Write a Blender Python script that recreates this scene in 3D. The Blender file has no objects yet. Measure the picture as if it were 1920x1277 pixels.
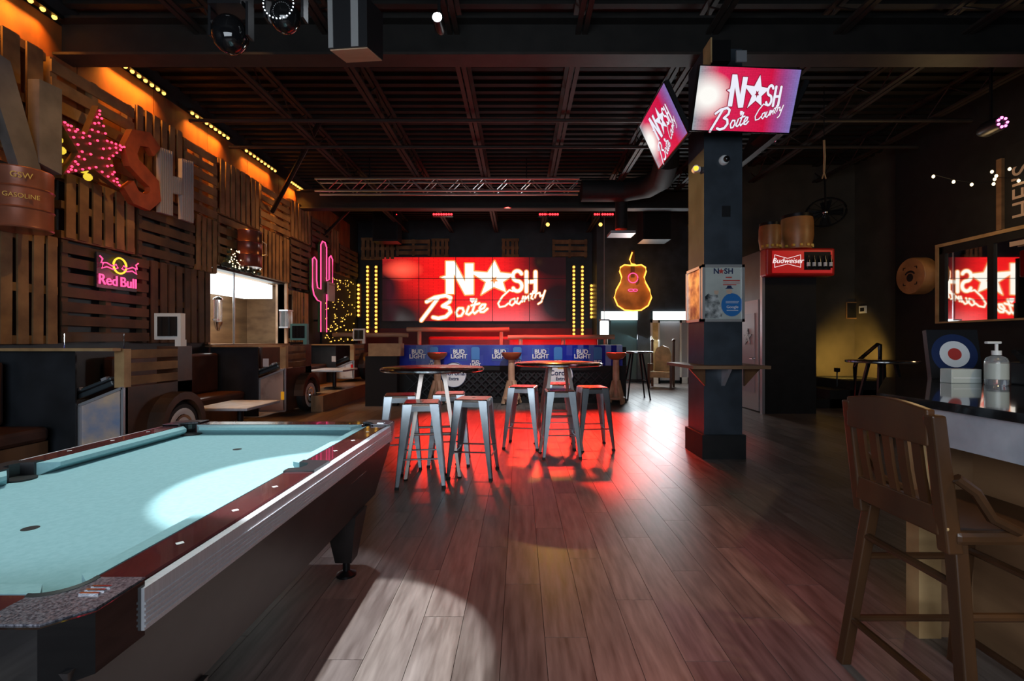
import bpy, math, random
from mathutils import Vector, Matrix, Euler
R = math.radians
random.seed(7)
COL = bpy.context.scene.collection
SC = bpy.context.scene
F, CX, CY, CH = 900.0, 975.0, 640.0, 1.32       # focal length in px, vanishing point, eye height

def at(px, py, d):                               # pixel + distance -> point
    return Vector(((px - CX) * d / F, d, CH - (py - CY) * d / F))

# ------------------------------------------------------------------ camera, world, lights
cam = bpy.data.cameras.new('camera'); cam.sensor_width = 36; cam.lens = F / 1920 * 36
cam.shift_x = (960 - CX) / 1920; cam.shift_y = (CY - 638.5) / 1920
co = bpy.data.objects.new('camera', cam); COL.objects.link(co)
co.location = (0, 0, CH); co.rotation_euler = (R(90), 0, 0); SC.camera = co
W = bpy.data.worlds.new('world'); SC.world = W; W.use_nodes = True
W.node_tree.nodes['Background'].inputs[0].default_value = (0.55, 0.6, 0.7, 1)
W.node_tree.nodes['Background'].inputs[1].default_value = 0.02
vs = SC.view_settings; vs.view_transform = 'Standard'; vs.look = 'None'; vs.gamma = 1; vs.exposure = 0.35
vs.use_curve_mapping = False

def light(name, kind, loc, energy, color, target=None, **kw):
    l = bpy.data.lights.new(name, kind); l.energy = energy; l.color = color
    for k, v in kw.items(): setattr(l, k, v)
    o = bpy.data.objects.new(name, l); COL.objects.link(o); o.location = loc
    if target is not None:
        o.rotation_euler = (Vector(target) - Vector(loc)).to_track_quat('-Z', 'Y').to_euler()
    return o
# bluish fill added behind the camera, standing in for unseen shop windows
light('front_fill', 'AREA', (-1.2, -2.7, 2.2), 165, (0.80, 0.9, 1.0), (-0.6, 6, 1.0), shape='RECTANGLE', size=5.5, size_y=2.2)
# daylight from the entrance at the far right
light('entrance_daylight', 'AREA', (4.1, 14.8, 1.9), 75, (0.85, 0.95, 1.0), (3.2, 9.5, 0), shape='RECTANGLE', size=1.5, size_y=1.2)
# white ceiling spots over the pool table and the floor in front of it
light('ceiling_spot', 'SPOT', (-0.78, 2.0, 4.75), 1050, (0.94, 0.95, 0.97), (-0.80, 1.98, 0), spot_size=R(16.6), spot_blend=0.05, shadow_soft_size=0.03)
light('ceiling_spot', 'SPOT', (-1.5, 2.7, 4.75), 350, (0.86, 1.0, 0.93), (-1.6, 1.7, 0.8), spot_size=R(38), spot_blend=0.15, shadow_soft_size=0.04)
light('ceiling_spot', 'SPOT', (-0.88, 5.0, 4.5), 260, (0.80, 0.88, 1.0), (-1.35, 2.5, 0.8), spot_size=R(24), spot_blend=0.2, shadow_soft_size=0.05)
light('ceiling_spot', 'SPOT', (0.2, 6.6, 4.7), 520, (0.95, 0.97, 1.0), (-0.2, 10.4, 0.95), spot_size=R(40), spot_blend=0.6, shadow_soft_size=0.06)  # white spot added to brighten the ring fence and banner, no fixture
# red stage bars washing the floor round the bar tables
for lx, tx in ((-2.1, -0.5), (0.7, 0.6), (2.2, 1.6)):
    light('red_wash', 'SPOT', (lx, 12.7, 4.62), 4200, (1.0, 0.03, 0.015), (tx, 7.3, 0), spot_size=R(27), spot_blend=0.6, shadow_soft_size=0.22)
light('amber_wash', 'SPOT', (0.75, 12.7, 4.3), 110, (1.0, 0.55, 0.12), (1.1, 5.4, 0.2), spot_size=R(20), spot_blend=0.6, shadow_soft_size=0.04)
light('ring_red', 'SPOT', (-0.3, 11.4, 4.5), 1100, (1.0, 0.05, 0.04), (-0.3, 13.6, 0.9), spot_size=R(75), spot_blend=0.5, shadow_soft_size=0.1)
# amber ceiling floods on the pallet wall and the side of the column
light('amber_flood', 'SPOT', (-2.6, 5.2, 4.75), 100, (1.0, 0.56, 0.18), (-5.4, 5.9, 2.2), spot_size=R(75), spot_blend=0.8, shadow_soft_size=0.06)
light('amber_flood', 'SPOT', (-2.8, 10.2, 4.4), 100, (1.0, 0.5, 0.14), (-5.4, 10.6, 2.6), spot_size=R(80), spot_blend=0.8, shadow_soft_size=0.06)
light('amber_flood', 'SPOT', (-2.9, 6.9, 4.6), 1700, (1.0, 0.48, 0.12), (2.07, 5.7, 2.6), spot_size=R(22), spot_blend=0.8, shadow_soft_size=0.05)
# low red wash on the floor right of centre and warm fill added for the bar and chair, without a fixture
light('floor_red_wash', 'SPOT', (1.6, 5.1, 4.6), 260, (1.0, 0.08, 0.04), (0.55, 2.8, 0), spot_size=R(36), spot_blend=0.9, shadow_soft_size=0.1)
light('bar_warm_fill', 'SPOT', (2.6, 0.6, 3.6), 110, (1.0, 0.76, 0.42), (1.7, 2.0, 0.6), spot_size=R(60), spot_blend=0.7, shadow_soft_size=0.08)

# ------------------------------------------------------------------ materials
MATS = {}
def nodes(name):
    m = bpy.data.materials.new(name); m.use_nodes = True; MATS[name] = m
    return m, m.node_tree.nodes, m.node_tree.links, m.node_tree.nodes['Principled BSDF']
def mat(name, col, rough=0.5, metal=0.0, emit=0, ecol=None, var=0.0, scale=6.0, stretch=(1, 1, 1), col2=None, bump=0.0, trans=0, alpha=1, coat=0, mid=0.5):
    m, N, L, B = nodes(name)
    c = (*col, 1)
    B.inputs['Base Color'].default_value = c; B.inputs['Roughness'].default_value = rough; B.inputs['Metallic'].default_value = metal
    B.inputs['Transmission Weight'].default_value = trans; B.inputs['Alpha'].default_value = alpha; B.inputs['Coat Weight'].default_value = coat
    if emit:
        B.inputs['Emission Color'].default_value = (*(ecol or col), 1); B.inputs['Emission Strength'].default_value = emit
    if var or col2 or bump:
        t = N.new('ShaderNodeTexCoord'); mp = N.new('ShaderNodeMapping'); mp.inputs['Scale'].default_value = stretch
        nz = N.new('ShaderNodeTexNoise'); nz.inputs['Scale'].default_value = scale; nz.inputs['Detail'].default_value = 6
        oi = N.new('ShaderNodeObjectInfo'); ad = N.new('ShaderNodeVectorMath'); ad.operation = 'ADD'
        sc = N.new('ShaderNodeVectorMath'); sc.operation = 'SCALE'; sc.inputs[3].default_value = 13.0
        L.new(oi.outputs['Random'], sc.inputs[0]); L.new(t.outputs['Object'], mp.inputs[0]); L.new(mp.outputs[0], ad.inputs[0]); L.new(sc.outputs[0], ad.inputs[1])
        L.new(ad.outputs[0], nz.inputs['Vector'])
        r = N.new('ShaderNodeValToRGB'); k = var
        a = col2 or tuple(x * (1 - k) for x in col); b = col if col2 else tuple(min(1, x * (1 + k)) for x in col)
        r.color_ramp.elements[0].position = mid - 0.15; r.color_ramp.elements[1].position = mid + 0.15
        r.color_ramp.elements[0].color = (*a, 1); r.color_ramp.elements[1].color = (*b, 1)
        L.new(nz.outputs[0], r.inputs[0]); L.new(r.outputs[0], B.inputs['Base Color'])
        if bump:
            bp = N.new('ShaderNodeBump'); bp.inputs['Strength'].default_value = bump; bp.inputs['Distance'].default_value = 0.01
            L.new(nz.outputs[0], bp.inputs['Height']); L.new(bp.outputs[0], B.inputs['Normal'])
    return m
mat('black_paint', (0.008, 0.008, 0.0085), 0.7, var=0.3)
mat('ceiling_black', (0.009, 0.0075, 0.0065), 0.7, var=0.3)
mat('wall_dark', (0.018, 0.021, 0.026), 0.45, var=0.35, scale=3)
mat('column_paint', (0.035, 0.045, 0.058), 0.4, var=0.25, scale=4)
mat('rust_panel', (0.30, 0.10, 0.03), 0.5, col2=(0.14, 0.05, 0.02), scale=4, stretch=(1, 1, 0.3))
mat('beam_steel', (0.028, 0.02, 0.017), 0.55, var=0.2)
mat('black_metal', (0.02, 0.02, 0.022), 0.35, 0.6)
mat('black_plastic', (0.014, 0.014, 0.016), 0.35)
mat('black_gloss', (0.008, 0.008, 0.009), 0.08, coat=0.6)
mat('chrome', (0.75, 0.77, 0.8), 0.14, 1.0)
mat('brushed_alu', (0.72, 0.73, 0.78), 0.38, 0.45, var=0.06, stretch=(1, 40, 1))
mat('stool_steel', (0.42, 0.47, 0.50), 0.28, 1.0, col2=(0.30, 0.33, 0.36), scale=5)
mat('table_copper', (0.62, 0.5, 0.42), 0.22, 1.0, var=0.15)
mat('leg_steel', (0.36, 0.31, 0.28), 0.3, 0.9)
mat('truss_alu', (0.7, 0.66, 0.66), 0.3, 1.0)
mat('pallet_wood', (0.30, 0.17, 0.07), 0.7, col2=(0.14, 0.075, 0.032), scale=3, stretch=(1, 1, 1), bump=0.2)
mat('pallet_dark', (0.10, 0.055, 0.025), 0.7, col2=(0.045, 0.026, 0.014), scale=3, bump=0.2)
mat('recess_paint', (0.06, 0.048, 0.036), 0.6, var=0.2, scale=2)
mat('pale_wood', (0.55, 0.36, 0.17), 0.55, col2=(0.38, 0.23, 0.10), scale=5, bump=0.1)
mat('log_wood', (0.62, 0.40, 0.26), 0.5, col2=(0.42, 0.24, 0.14), scale=4, stretch=(0.3, 1, 1))
mat('brown_wood', (0.16, 0.075, 0.032), 0.35, col2=(0.09, 0.042, 0.02), scale=5, stretch=(1, 1, 0.25), bump=0.05)
mat('bar_wood', (0.30, 0.17, 0.085), 0.5, col2=(0.17, 0.09, 0.045), scale=3, stretch=(1, 0.3, 2))
mat('platform_wood', (0.34, 0.2, 0.1), 0.4, col2=(0.2, 0.11, 0.055), scale=3, stretch=(3, 0.4, 1))
mat('leather', (0.06, 0.022, 0.012), 0.4, var=0.25)
mat('red_vinyl', (0.5, 0.008, 0.008), 0.4, var=0.2, scale=2)
mat('dark_red', (0.16, 0.01, 0.012), 0.5, var=0.2, scale=2)
mat('rusty', (0.11, 0.045, 0.022), 0.42, 0.1, col2=(0.045, 0.024, 0.016), scale=3, bump=0.1)
mat('barrel_red', (0.42, 0.13, 0.07), 0.32, 0.2, col2=(0.2, 0.07, 0.04), scale=2.5)
mat('barrel_grime', (0.22, 0.06, 0.04), 0.25, 0.4, col2=(0.05, 0.04, 0.04), scale=3)
mat('white_panel_rusted', (0.8, 0.8, 0.8), 0.4, col2=(0.25, 0.09, 0.04), scale=5, mid=0.33)
mat('painted_patina', (0.75, 0.55, 0.40), 0.35, col2=(0.24, 0.32, 0.50), scale=3.5)
mat('rust_patina', (0.12, 0.045, 0.03), 0.35, col2=(0.55, 0.4, 0.33), scale=3, mid=0.68)
mat('grey_frame', (0.55, 0.57, 0.62), 0.35, 0.6)
mat('white_paint', (0.75, 0.74, 0.72), 0.4)
mat('teal_paint', (0.10, 0.30, 0.30), 0.5)
mat('amber_lens', (0.9, 0.42, 0.02), 0.3, emit=0.25)
mat('red_lens', (0.7, 0.01, 0.01), 0.3, emit=0.1)
mat('rubber', (0.012, 0.012, 0.012), 0.6)
mat('cloth', (0.25, 0.43, 0.46), 0.9, col2=(0.22, 0.39, 0.42), scale=60)
mat('case_plastic', (0.045, 0.06, 0.07), 0.25)
mat('cloth_dark', (0.10, 0.22, 0.30), 0.85)
mat('cabinet', (0.022, 0.018, 0.018), 0.4, var=0.3)
mat('rail_wood', (0.06, 0.014, 0.016), 0.16, coat=0.5, var=0.25)
mat('sparkle', (0.32, 0.31, 0.36), 0.3, 0.6, col2=(0.05, 0.05, 0.07), scale=220)
mat('white_plastic', (0.8, 0.8, 0.8), 0.4)
mat('grey_letter', (0.17, 0.15, 0.14), 0.6, col2=(0.09, 0.08, 0.075), scale=3, bump=0.1)
mat('rust_letter', (0.30, 0.055, 0.015), 0.55, var=0.25)
mat('zinc_letter', (0.42, 0.40, 0.42), 0.45, 0.3)
mat('galvanised', (0.58, 0.63, 0.70), 0.45, 0.1, col2=(0.42, 0.47, 0.54), scale=7)
mat('blue_banner', (0.008, 0.022, 0.34), 0.32, coat=0.0, var=0.15, scale=1.5)
mat('print_blue', (0.03, 0.18, 0.5), 0.3)
mat('print_white', (0.85, 0.85, 0.85), 0.4)
mat('print_navy', (0.015, 0.03, 0.10), 0.4)
mat('print_gold', (0.75, 0.48, 0.08), 0.4)
mat('print_pale', (0.52, 0.56, 0.53), 0.3, var=0.12, scale=3)
mat('print_grey', (0.02, 0.03, 0.035), 0.3, col2=(0.6, 0.63, 0.63), scale=14)
mat('print_red', (0.55, 0.05, 0.04), 0.4)
mat('print_skin', (0.62, 0.45, 0.34), 0.5)
mat('gold_print', (0.85, 0.6, 0.3), 0.3, col2=(0.25, 0.09, 0.03), scale=9)
mat('silver_frame', (0.75, 0.75, 0.75), 0.3, 0.7)
mat('mirror', (0.85, 0.85, 0.85), 0.02, 1.0)
mat('glass', (0.9, 0.95, 0.95), 0.05, trans=1.0)
mat('clear_plastic', (0.85, 0.9, 0.95), 0.12, trans=0.85)
mat('door_white', (0.55, 0.52, 0.52), 0.45)
mat('frosted', (0.42, 0.42, 0.46), 0.3)
mat('teal_door', (0.06, 0.12, 0.13), 0.4)
mat('leather_tan', (0.33, 0.09, 0.035), 0.35)
mat('drum_wood', (0.40, 0.18, 0.06), 0.4, var=0.3, scale=3)
mat('cactus_green', (0.02, 0.10, 0.035), 0.5)
mat('net_black', (0.007, 0.007, 0.007), 0.75)
mat('chair_wood', (0.075, 0.032, 0.013), 0.28, col2=(0.04, 0.018, 0.008), scale=5, stretch=(1, 1, 0.25))
mat('throne_gold', (0.65, 0.48, 0.22), 0.5, var=0.2)
mat('outlet_white', (0.75, 0.75, 0.75), 0.5)
mat('garland', (0.02, 0.035, 0.02), 0.7)
def emi(name, col, s): return mat(name, (0.02, 0.02, 0.02), 0.4, emit=s, ecol=col)
emi('bulb_amber', (1.0, 0.50, 0.08), 2.8)
emi('bulb_warm', (1.0, 0.52, 0.08), 1.6)
emi('bulb_white', (1.0, 0.82, 0.5), 2.0)
emi('bulb_red', (1.0, 0.03, 0.09), 3.0)
emi('bulb_yellow', (0.9, 0.65, 0.05), 0.8)
emi('led_red', (1.0, 0.015, 0.02), 6)
emi('neon_pink', (1.0, 0.06, 0.22), 1.6)
emi('neon_orange', (1.0, 0.38, 0.05), 2.2)
emi('neon_yellow', (1.0, 0.55, 0.03), 1.3)
emi('spot_white', (0.85, 0.92, 1.0), 60)
emi('lit_white', (0.93, 1.0, 0.98), 2.2)
emi('screen_white', (1.0, 0.93, 0.82), 0.95)
emi('screen_orange', (1.0, 0.33, 0.08), 0.8)
emi('tv_white', (0.88, 0.88, 1.0), 0.75)
emi('tv_shadow', (0.30, 0.003, 0.03), 0.7)
emi('indicator', (0.8, 0.9, 1.0), 2)
emi('purple_led', (0.9, 0.15, 0.5), 4)

def screen_mat(name, stops_center, tv):
    """what the screens show: a painted brick wall, tinted; UV 0..1 over the whole picture"""
    m, N, L, B = nodes(name)
    uv = N.new('ShaderNodeUVMap'); sp = N.new('ShaderNodeSeparateXYZ'); L.new(uv.outputs[0], sp.inputs[0])
    br = N.new('ShaderNodeTexBrick'); br.inputs['Scale'].default_value = 9
    br.inputs['Color1'].default_value = (1, 1, 1, 1); br.inputs['Color2'].default_value = (.86, .86, .86, 1); br.inputs['Mortar'].default_value = (.55, .55, .55, 1)
    br.inputs['Mortar Size'].default_value = 0.012
    L.new(uv.outputs[0], br.inputs['Vector'])
    ra = N.new('ShaderNodeValToRGB'); cr = ra.color_ramp
    while len(cr.elements) < len(stops_center): cr.elements.new(0.5)
    for e, (p, c) in zip(cr.elements, stops_center): e.position = p; e.color = (*c, 1)
    L.new(sp.outputs['X'], ra.inputs[0])
    mx = N.new('ShaderNodeMix'); mx.data_type = 'RGBA'; mx.blend_type = 'MULTIPLY'; mx.inputs[0].default_value = 0.8
    L.new(ra.outputs[0], mx.inputs[6]); L.new(br.outputs[0], mx.inputs[7])
    out = mx.outputs[2]
    def blob(cx, cy, rx, ry, col, lo, hi, prev):
        mp = N.new('ShaderNodeMapping'); mp.inputs['Location'].default_value = (-cx / rx, -cy / ry, 0); mp.inputs['Scale'].default_value = (1 / rx, 1 / ry, 0)
        ln = N.new('ShaderNodeVectorMath'); ln.operation = 'LENGTH'; L.new(uv.outputs[0], mp.inputs[0]); L.new(mp.outputs[0], ln.inputs[0])
        mr = N.new('ShaderNodeMapRange'); mr.inputs[1].default_value = lo; mr.inputs[2].default_value = hi; mr.inputs[3].default_value = 1; mr.inputs[4].default_value = 0
        L.new(ln.outputs['Value'], mr.inputs[0])
        mm = N.new('ShaderNodeMix'); mm.data_type = 'RGBA'; mm.inputs[7].default_value = (*col, 1)
        L.new(mr.outputs[0], mm.inputs[0]); L.new(prev, mm.inputs[6]); return mm.outputs[2]
    if tv:
        out = blob(0.12, 0.55, 0.2, 0.3, (1.0, 0.98, 0.93), 0.4, 1.3, out)
    else:
        for cx, cy, rx, ry in ((0.05, 0.02, 0.28, 0.5), (0.95, 0.95, 0.26, 0.5), (0.02, 0.5, 0.09, 0.4), (0.97, 0.3, 0.2, 0.55)):
            out = blob(cx, cy, rx, ry, (0.012, 0.004, 0.005), 0.45, 1.2, out)
        out = blob(0.11, 0.80, 0.10, 0.15, (1.0, 0.09, 0.05), 0.1, 1.2, out)
    B.inputs['Base Color'].default_value = (0.01, 0.01, 0.01, 1); B.inputs['Roughness'].default_value = 0.15
    L.new(out, B.inputs['Emission Color']); B.inputs['Emission Strength'].default_value = 0.78 if tv else 1.15
    return m
screen_mat('screen_wall', [(0.0, (0.25, 0.01, 0.01)), (0.3, (0.75, 0.008, 0.008)), (0.7, (0.75, 0.01, 0.012)), (1.0, (0.3, 0.01, 0.012))], False)
screen_mat('screen_tv', [(0.0, (0.30, 0.36, 0.40)), (0.2, (0.75, 0.02, 0.10)), (0.72, (0.68, 0.006, 0.06)), (0.85, (0.35, 0.06, 0.25)), (1.0, (0.22, 0.18, 0.50))], True)
def floor_mat():
    m, N, L, B = nodes('floor_plank')
    oi = N.new('ShaderNodeObjectInfo'); ge = N.new('ShaderNodeNewGeometry'); ad = N.new('ShaderNodeMath'); ad.operation = 'ADD'
    fr = N.new('ShaderNodeMath'); fr.operation = 'FRACT'
    L.new(oi.outputs['Random'], ad.inputs[0]); L.new(ge.outputs['Random Per Island'], ad.inputs[1]); L.new(ad.outputs[0], fr.inputs[0])
    mp = N.new('ShaderNodeMapping'); mp.inputs['Scale'].default_value = (9, 1.0, 1); nz = N.new('ShaderNodeTexNoise'); nz.inputs['Scale'].default_value = 3.5; nz.inputs['Detail'].default_value = 8
    cb = N.new('ShaderNodeCombineXYZ'); L.new(fr.outputs[0], cb.inputs[2]); sc = N.new('ShaderNodeVectorMath'); sc.operation = 'MULTIPLY_ADD'; sc.inputs[1].default_value = (0, 0, 40)
    L.new(cb.outputs[0], sc.inputs[0]); L.new(ge.outputs['Position'], mp.inputs[0]); L.new(mp.outputs[0], sc.inputs[2]); L.new(sc.outputs[0], nz.inputs['Vector'])
    r = N.new('ShaderNodeValToRGB'); r.color_ramp.elements[0].position = .3; r.color_ramp.elements[1].position = .72
    r.color_ramp.elements[0].color = (0.108, 0.084, 0.074, 1); r.color_ramp.elements[1].color = (0.235, 0.20, 0.182, 1)
    L.new(nz.outputs[0], r.inputs[0])
    hv = N.new('ShaderNodeHueSaturation'); mr = N.new('ShaderNodeMapRange'); mr.inputs[3].default_value = 0.75; mr.inputs[4].default_value = 1.2
    L.new(fr.outputs[0], mr.inputs[0]); L.new(mr.outputs[0], hv.inputs['Value']); L.new(r.outputs[0], hv.inputs['Color']); L.new(hv.outputs[0], B.inputs['Base Color'])
    rr = N.new('ShaderNodeMapRange'); rr.inputs[3].default_value = 0.26; rr.inputs[4].default_value = 0.42
    L.new(nz.outputs[0], rr.inputs[0]); L.new(rr.outputs[0], B.inputs['Roughness'])
floor_mat()

# ------------------------------------------------------------------ geometry helpers
class MB:
    def __init__(s): s.v, s.f = [], []
    def add(s, vs, fs):
        n = len(s.v); s.v += [Vector(v) for v in vs]; s.f += [[i + n for i in f] for f in fs]; return s
    def box(s, c, d, rot=None):
        x, y, z = (k / 2 for k in d); M = Euler(rot).to_matrix() if rot else None
        p = [Vector(q) for q in ((-x, -y, -z), (x, -y, -z), (x, y, -z), (-x, y, -z), (-x, -y, z), (x, -y, z), (x, y, z), (-x, y, z))]
        if M: p = [M @ q for q in p]
        return s.add([q + Vector(c) for q in p], [[3, 2, 1, 0], [4, 5, 6, 7], [0, 1, 5, 4], [1, 2, 6, 5], [2, 3, 7, 6], [3, 0, 4, 7]])
    def bb(s, a, b):                              # box from two corners
        return s.box([(p + q) / 2 for p, q in zip(a, b)], [abs(p - q) for p, q in zip(a, b)])
    def hexa(s, bot, top):                        # 4 bottom + 4 top points
        return s.add(list(bot) + list(top), [[3, 2, 1, 0], [4, 5, 6, 7], [0, 1, 5, 4], [1, 2, 6, 5], [2, 3, 7, 6], [3, 0, 4, 7]])
    def bar(s, a, b, w, h=None):                  # square bar between points
        return s.tube([a, b], w / 2 * 1.414, 4, h)
    def tube(s, pts, r, n=8, r1=None, closed=False):
        pts = [Vector(p) for p in pts]; m = len(pts); rings = []
        up = Vector((0, 0, 1))
        for i, p in enumerate(pts):
            a = pts[(i - 1) % m] if (i or closed) else p; b = pts[(i + 1) % m] if (i < m - 1 or closed) else p
            t = (b - a).normalized() if (b - a).length > 1e-9 else Vector((0, 0, 1))
            u = t.cross(up)
            if u.length < 1e-3: u = t.cross(Vector((0, 1, 0)))
            u.normalize(); w = u.cross(t)
            rad = r + ((r1 - r) * i / max(1, m - 1) if r1 is not None else 0)
            rings.append([p + (u * math.cos(k * 2 * math.pi / n + math.pi / n) + w * math.sin(k * 2 * math.pi / n + math.pi / n)) * rad for k in range(n)])
        fs = []
        for i in range(m if closed else m - 1):
            j = (i + 1) % m
            fs += [[i * n + k, i * n + (k + 1) % n, j * n + (k + 1) % n, j * n + k] for k in range(n)]
        if not closed: fs += [list(range(n))[::-1], [(m - 1) * n + k for k in range(n)]]
        return s.add([v for q in rings for v in q], fs)
    def lathe(s, prof, n=24, c=(0, 0, 0), axis='Z'):
        vs, fs = [], []
        for r, z in prof:
            for k in range(n):
                a = 2 * math.pi * k / n; x, y = r * math.cos(a), r * math.sin(a)
                p = {'Z': (x, y, z), 'Y': (x, z, -y), 'X': (z, x, y)}[axis]
                vs.append(Vector(p) + Vector(c))
        m = len(prof)
        for i in range(m - 1):
            fs += [[i * n + k, i * n + (k + 1) % n, (i + 1) * n + (k + 1) % n, (i + 1) * n + k] for k in range(n)]
        fs += [list(range(n))[::-1], [(m - 1) * n + k for k in range(n)]]
        return s.add(vs, fs)
    def sphere(s, c, r, n=8, m=5, sc=(1, 1, 1)):
        prof = [(max(1e-4, r * math.sin(math.pi * i / m)), -r * math.cos(math.pi * i / m)) for i in range(m + 1)]
        k = len(s.v); s.lathe(prof, n)
        for i in range(k, len(s.v)):
            v = s.v[i]; s.v[i] = Vector((v.x * sc[0], v.y * sc[1], v.z * sc[2])) + Vector(c)
        return s
    def prism(s, poly, a, b, axis='Y'):           # poly in the plane across axis (x,z for Y; y,z for X; x,y for Z)
        f = {'Y': lambda p, t: (p[0], t, p[1]), 'X': lambda p, t: (t, p[0], p[1]), 'Z': lambda p, t: (p[0], p[1], t)}[axis]
        n = len(poly)
        vs = [f(p, a) for p in poly] + [f(p, b) for p in poly]
        return s.add(vs, [list(range(n))[::-1], [n + i for i in range(n)]] + [[i, (i + 1) % n, n + (i + 1) % n, n + i] for i in range(n)])
    def stroke(s, pts, w, y=0.0, t=0.004):        # flat ribbon with round joints in the x,z plane
        pts = [Vector((p[0], p[1])) for p in pts]
        for a, b in zip(pts, pts[1:]):
            d = b - a
            if d.length < 1e-9: continue
            q = Vector((-d.y, d.x)).normalized() * w / 2
            s.add([(p.x, y, p.y) for p in (a + q, a - q, b - q, b + q)], [[0, 1, 2, 3]])
        for p in pts:
            s.add([(p.x + w / 2 * math.cos(k * math.pi / 5), y, p.y + w / 2 * math.sin(k * math.pi / 5)) for k in range(10)], [list(range(10))])
        return s
    def flat(s, poly, y=0.0):
        return s.add([(p[0], y, p[1]) for p in poly], [list(range(len(poly)))])
    def mesh(s, name, m, smooth=False):
        me = bpy.data.meshes.new(name); me.from_pydata([tuple(v) for v in s.v], [], s.f); me.update()
        me.materials.append(MATS[m])
        if smooth:
            me.polygons.foreach_set('use_smooth', [True] * len(me.polygons))
            try: me.set_sharp_from_angle(angle=R(40))
            except Exception: pass
        return me
    def build(s, name, m, parent=None, smooth=False, bevel=0):
        off = Vector((0, 0, 0))
        if parent is None and s.v:
            lo = [min(v[i] for v in s.v) for i in range(3)]; hi = [max(v[i] for v in s.v) for i in range(3)]
            off = Vector(((lo[0] + hi[0]) / 2, (lo[1] + hi[1]) / 2, lo[2])); s.v = [v - off for v in s.v]
        o = bpy.data.objects.new(name, s.mesh(name, m, smooth)); COL.objects.link(o); o.parent = parent; o.location = off
        if bevel:
            b = o.modifiers.new('bevel', 'BEVEL'); b.width = bevel; b.segments = 2; b.limit_method = 'ANGLE'
        return o
def tag(o, label, cat, group=None):
    o['label'] = label; o['category'] = cat
    if group: o['group'] = group
    return o
def thing(name, label, cat, loc=(0, 0, 0), rz=0, group=None, rot=None):
    o = bpy.data.objects.new(name, None); COL.objects.link(o); o.location = loc; o.rotation_euler = rot or (0, 0, rz)
    o.empty_display_size = 0.1
    return tag(o, label, cat, group)
def struct(name, mb, m, parent=None, **k):
    o = mb.build(name, m, parent, **k)
    if parent is None: o['kind'] = 'structure'
    return o
def inst(me, name, parent, loc, rot=(0, 0, 0)):
    o = bpy.data.objects.new(name, me); COL.objects.link(o); o.parent = parent; o.location = loc; o.rotation_euler = rot; return o
def dup(root, loc, rz, label, group=None):
    r = root.copy(); COL.objects.link(r); r.location = loc; r.rotation_euler = (0, 0, rz); r['label'] = label
    for ch in root.children:
        c = ch.copy(); COL.objects.link(c); c.parent = r
        for g in ch.children:
            d = g.copy(); COL.objects.link(d); d.parent = c
    return r
def text(body, size, m, parent, loc, rot=(R(90), 0, 0), name='lettering', extrude=0.002, align='CENTER', sx=1.0, shear=0, bold=0):
    c = bpy.data.curves.new(name, 'FONT'); c.body = body; c.size = size; c.extrude = extrude; c.align_x = align; c.align_y = 'CENTER'; c.shear = shear; c.offset = bold
    t = bpy.data.objects.new(name + '_tmp', c); COL.objects.link(t)
    dg = bpy.context.evaluated_depsgraph_get(); me = bpy.data.meshes.new_from_object(t.evaluated_get(dg))
    bpy.data.objects.remove(t); me.materials.clear(); me.materials.append(MATS[m])
    o = inst(me, name, parent, loc, rot); o.scale = (sx, 1, 1); return o
def arc(cx, cz, rx, rz, a0, a1, n=12):
    return [(cx + rx * math.cos(R(a0 + (a1 - a0) * i / n)), cz + rz * math.sin(R(a0 + (a1 - a0) * i / n))) for i in range(n + 1)]
def star(cx, cz, r, ri, rot=90, n=5):
    return [(cx + (r if i % 2 == 0 else ri) * math.cos(R(rot + i * 180 / n)), cz + (r if i % 2 == 0 else ri) * math.sin(R(rot + i * 180 / n))) for i in range(2 * n)]

# ------------------------------------------------------------------ the room
LX, RX, BY, TOP = -5.4, 7.35, 16.0, 5.35
FY0 = -3.0
fl = struct('floor', MB().bb((LX - .2, FY0, -.12), (8.2, BY + .2, -.012)), 'black_paint')
fl_off = fl.location
pw, pl = 0.19, 1.25
cells = []
nx = int((7.8 - LX) / pw)
for i in range(nx):
    y = FY0 + 0.02 - (i * 0.47) % pl
    while y < BY:
        y0, y1 = max(y, FY0), min(y + pl, BY); x = LX + pw * i
        if y1 - y0 > 0.08: cells.append((x, y0, y1))
        y += pl
def inview(c):
    d = (c[1] + c[2]) / 2
    if d < 1.3: return 1e9
    px = CX + (c[0] + pw / 2) * F / d
    return d if -60 < px < 1980 and not (-2.1 < c[0] < -1.0 and d < 3.0) and not c[0] > 1.9 + 0 * d + (3.0 if d > 2.6 else 0) else 1e9
cells.sort(key=inview)
cache = {}
for x, y0, y1 in cells[:300]:
    k = round(y1 - y0, 3)
    if k not in cache:
        cache[k] = MB().bb((-pw / 2 + .0012, -k / 2 + .0012, -.012), (pw / 2 - .0012, k / 2 - .0012, 0)).mesh('plank', 'floor_plank')
    inst(cache[k], 'plank', fl, Vector((x + pw / 2, (y0 + y1) / 2, 0)) - fl_off)
mb = MB()
for x, y0, y1 in cells[300:]: mb.bb((x + .0012, y0 + .0012, -.012), (x + pw - .0012, y1 - .0012, 0))
mb.v = [v - fl_off for v in mb.v]
o = mb.build('far_planks', 'floor_plank', fl); o['kind'] = 'stuff'

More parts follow.
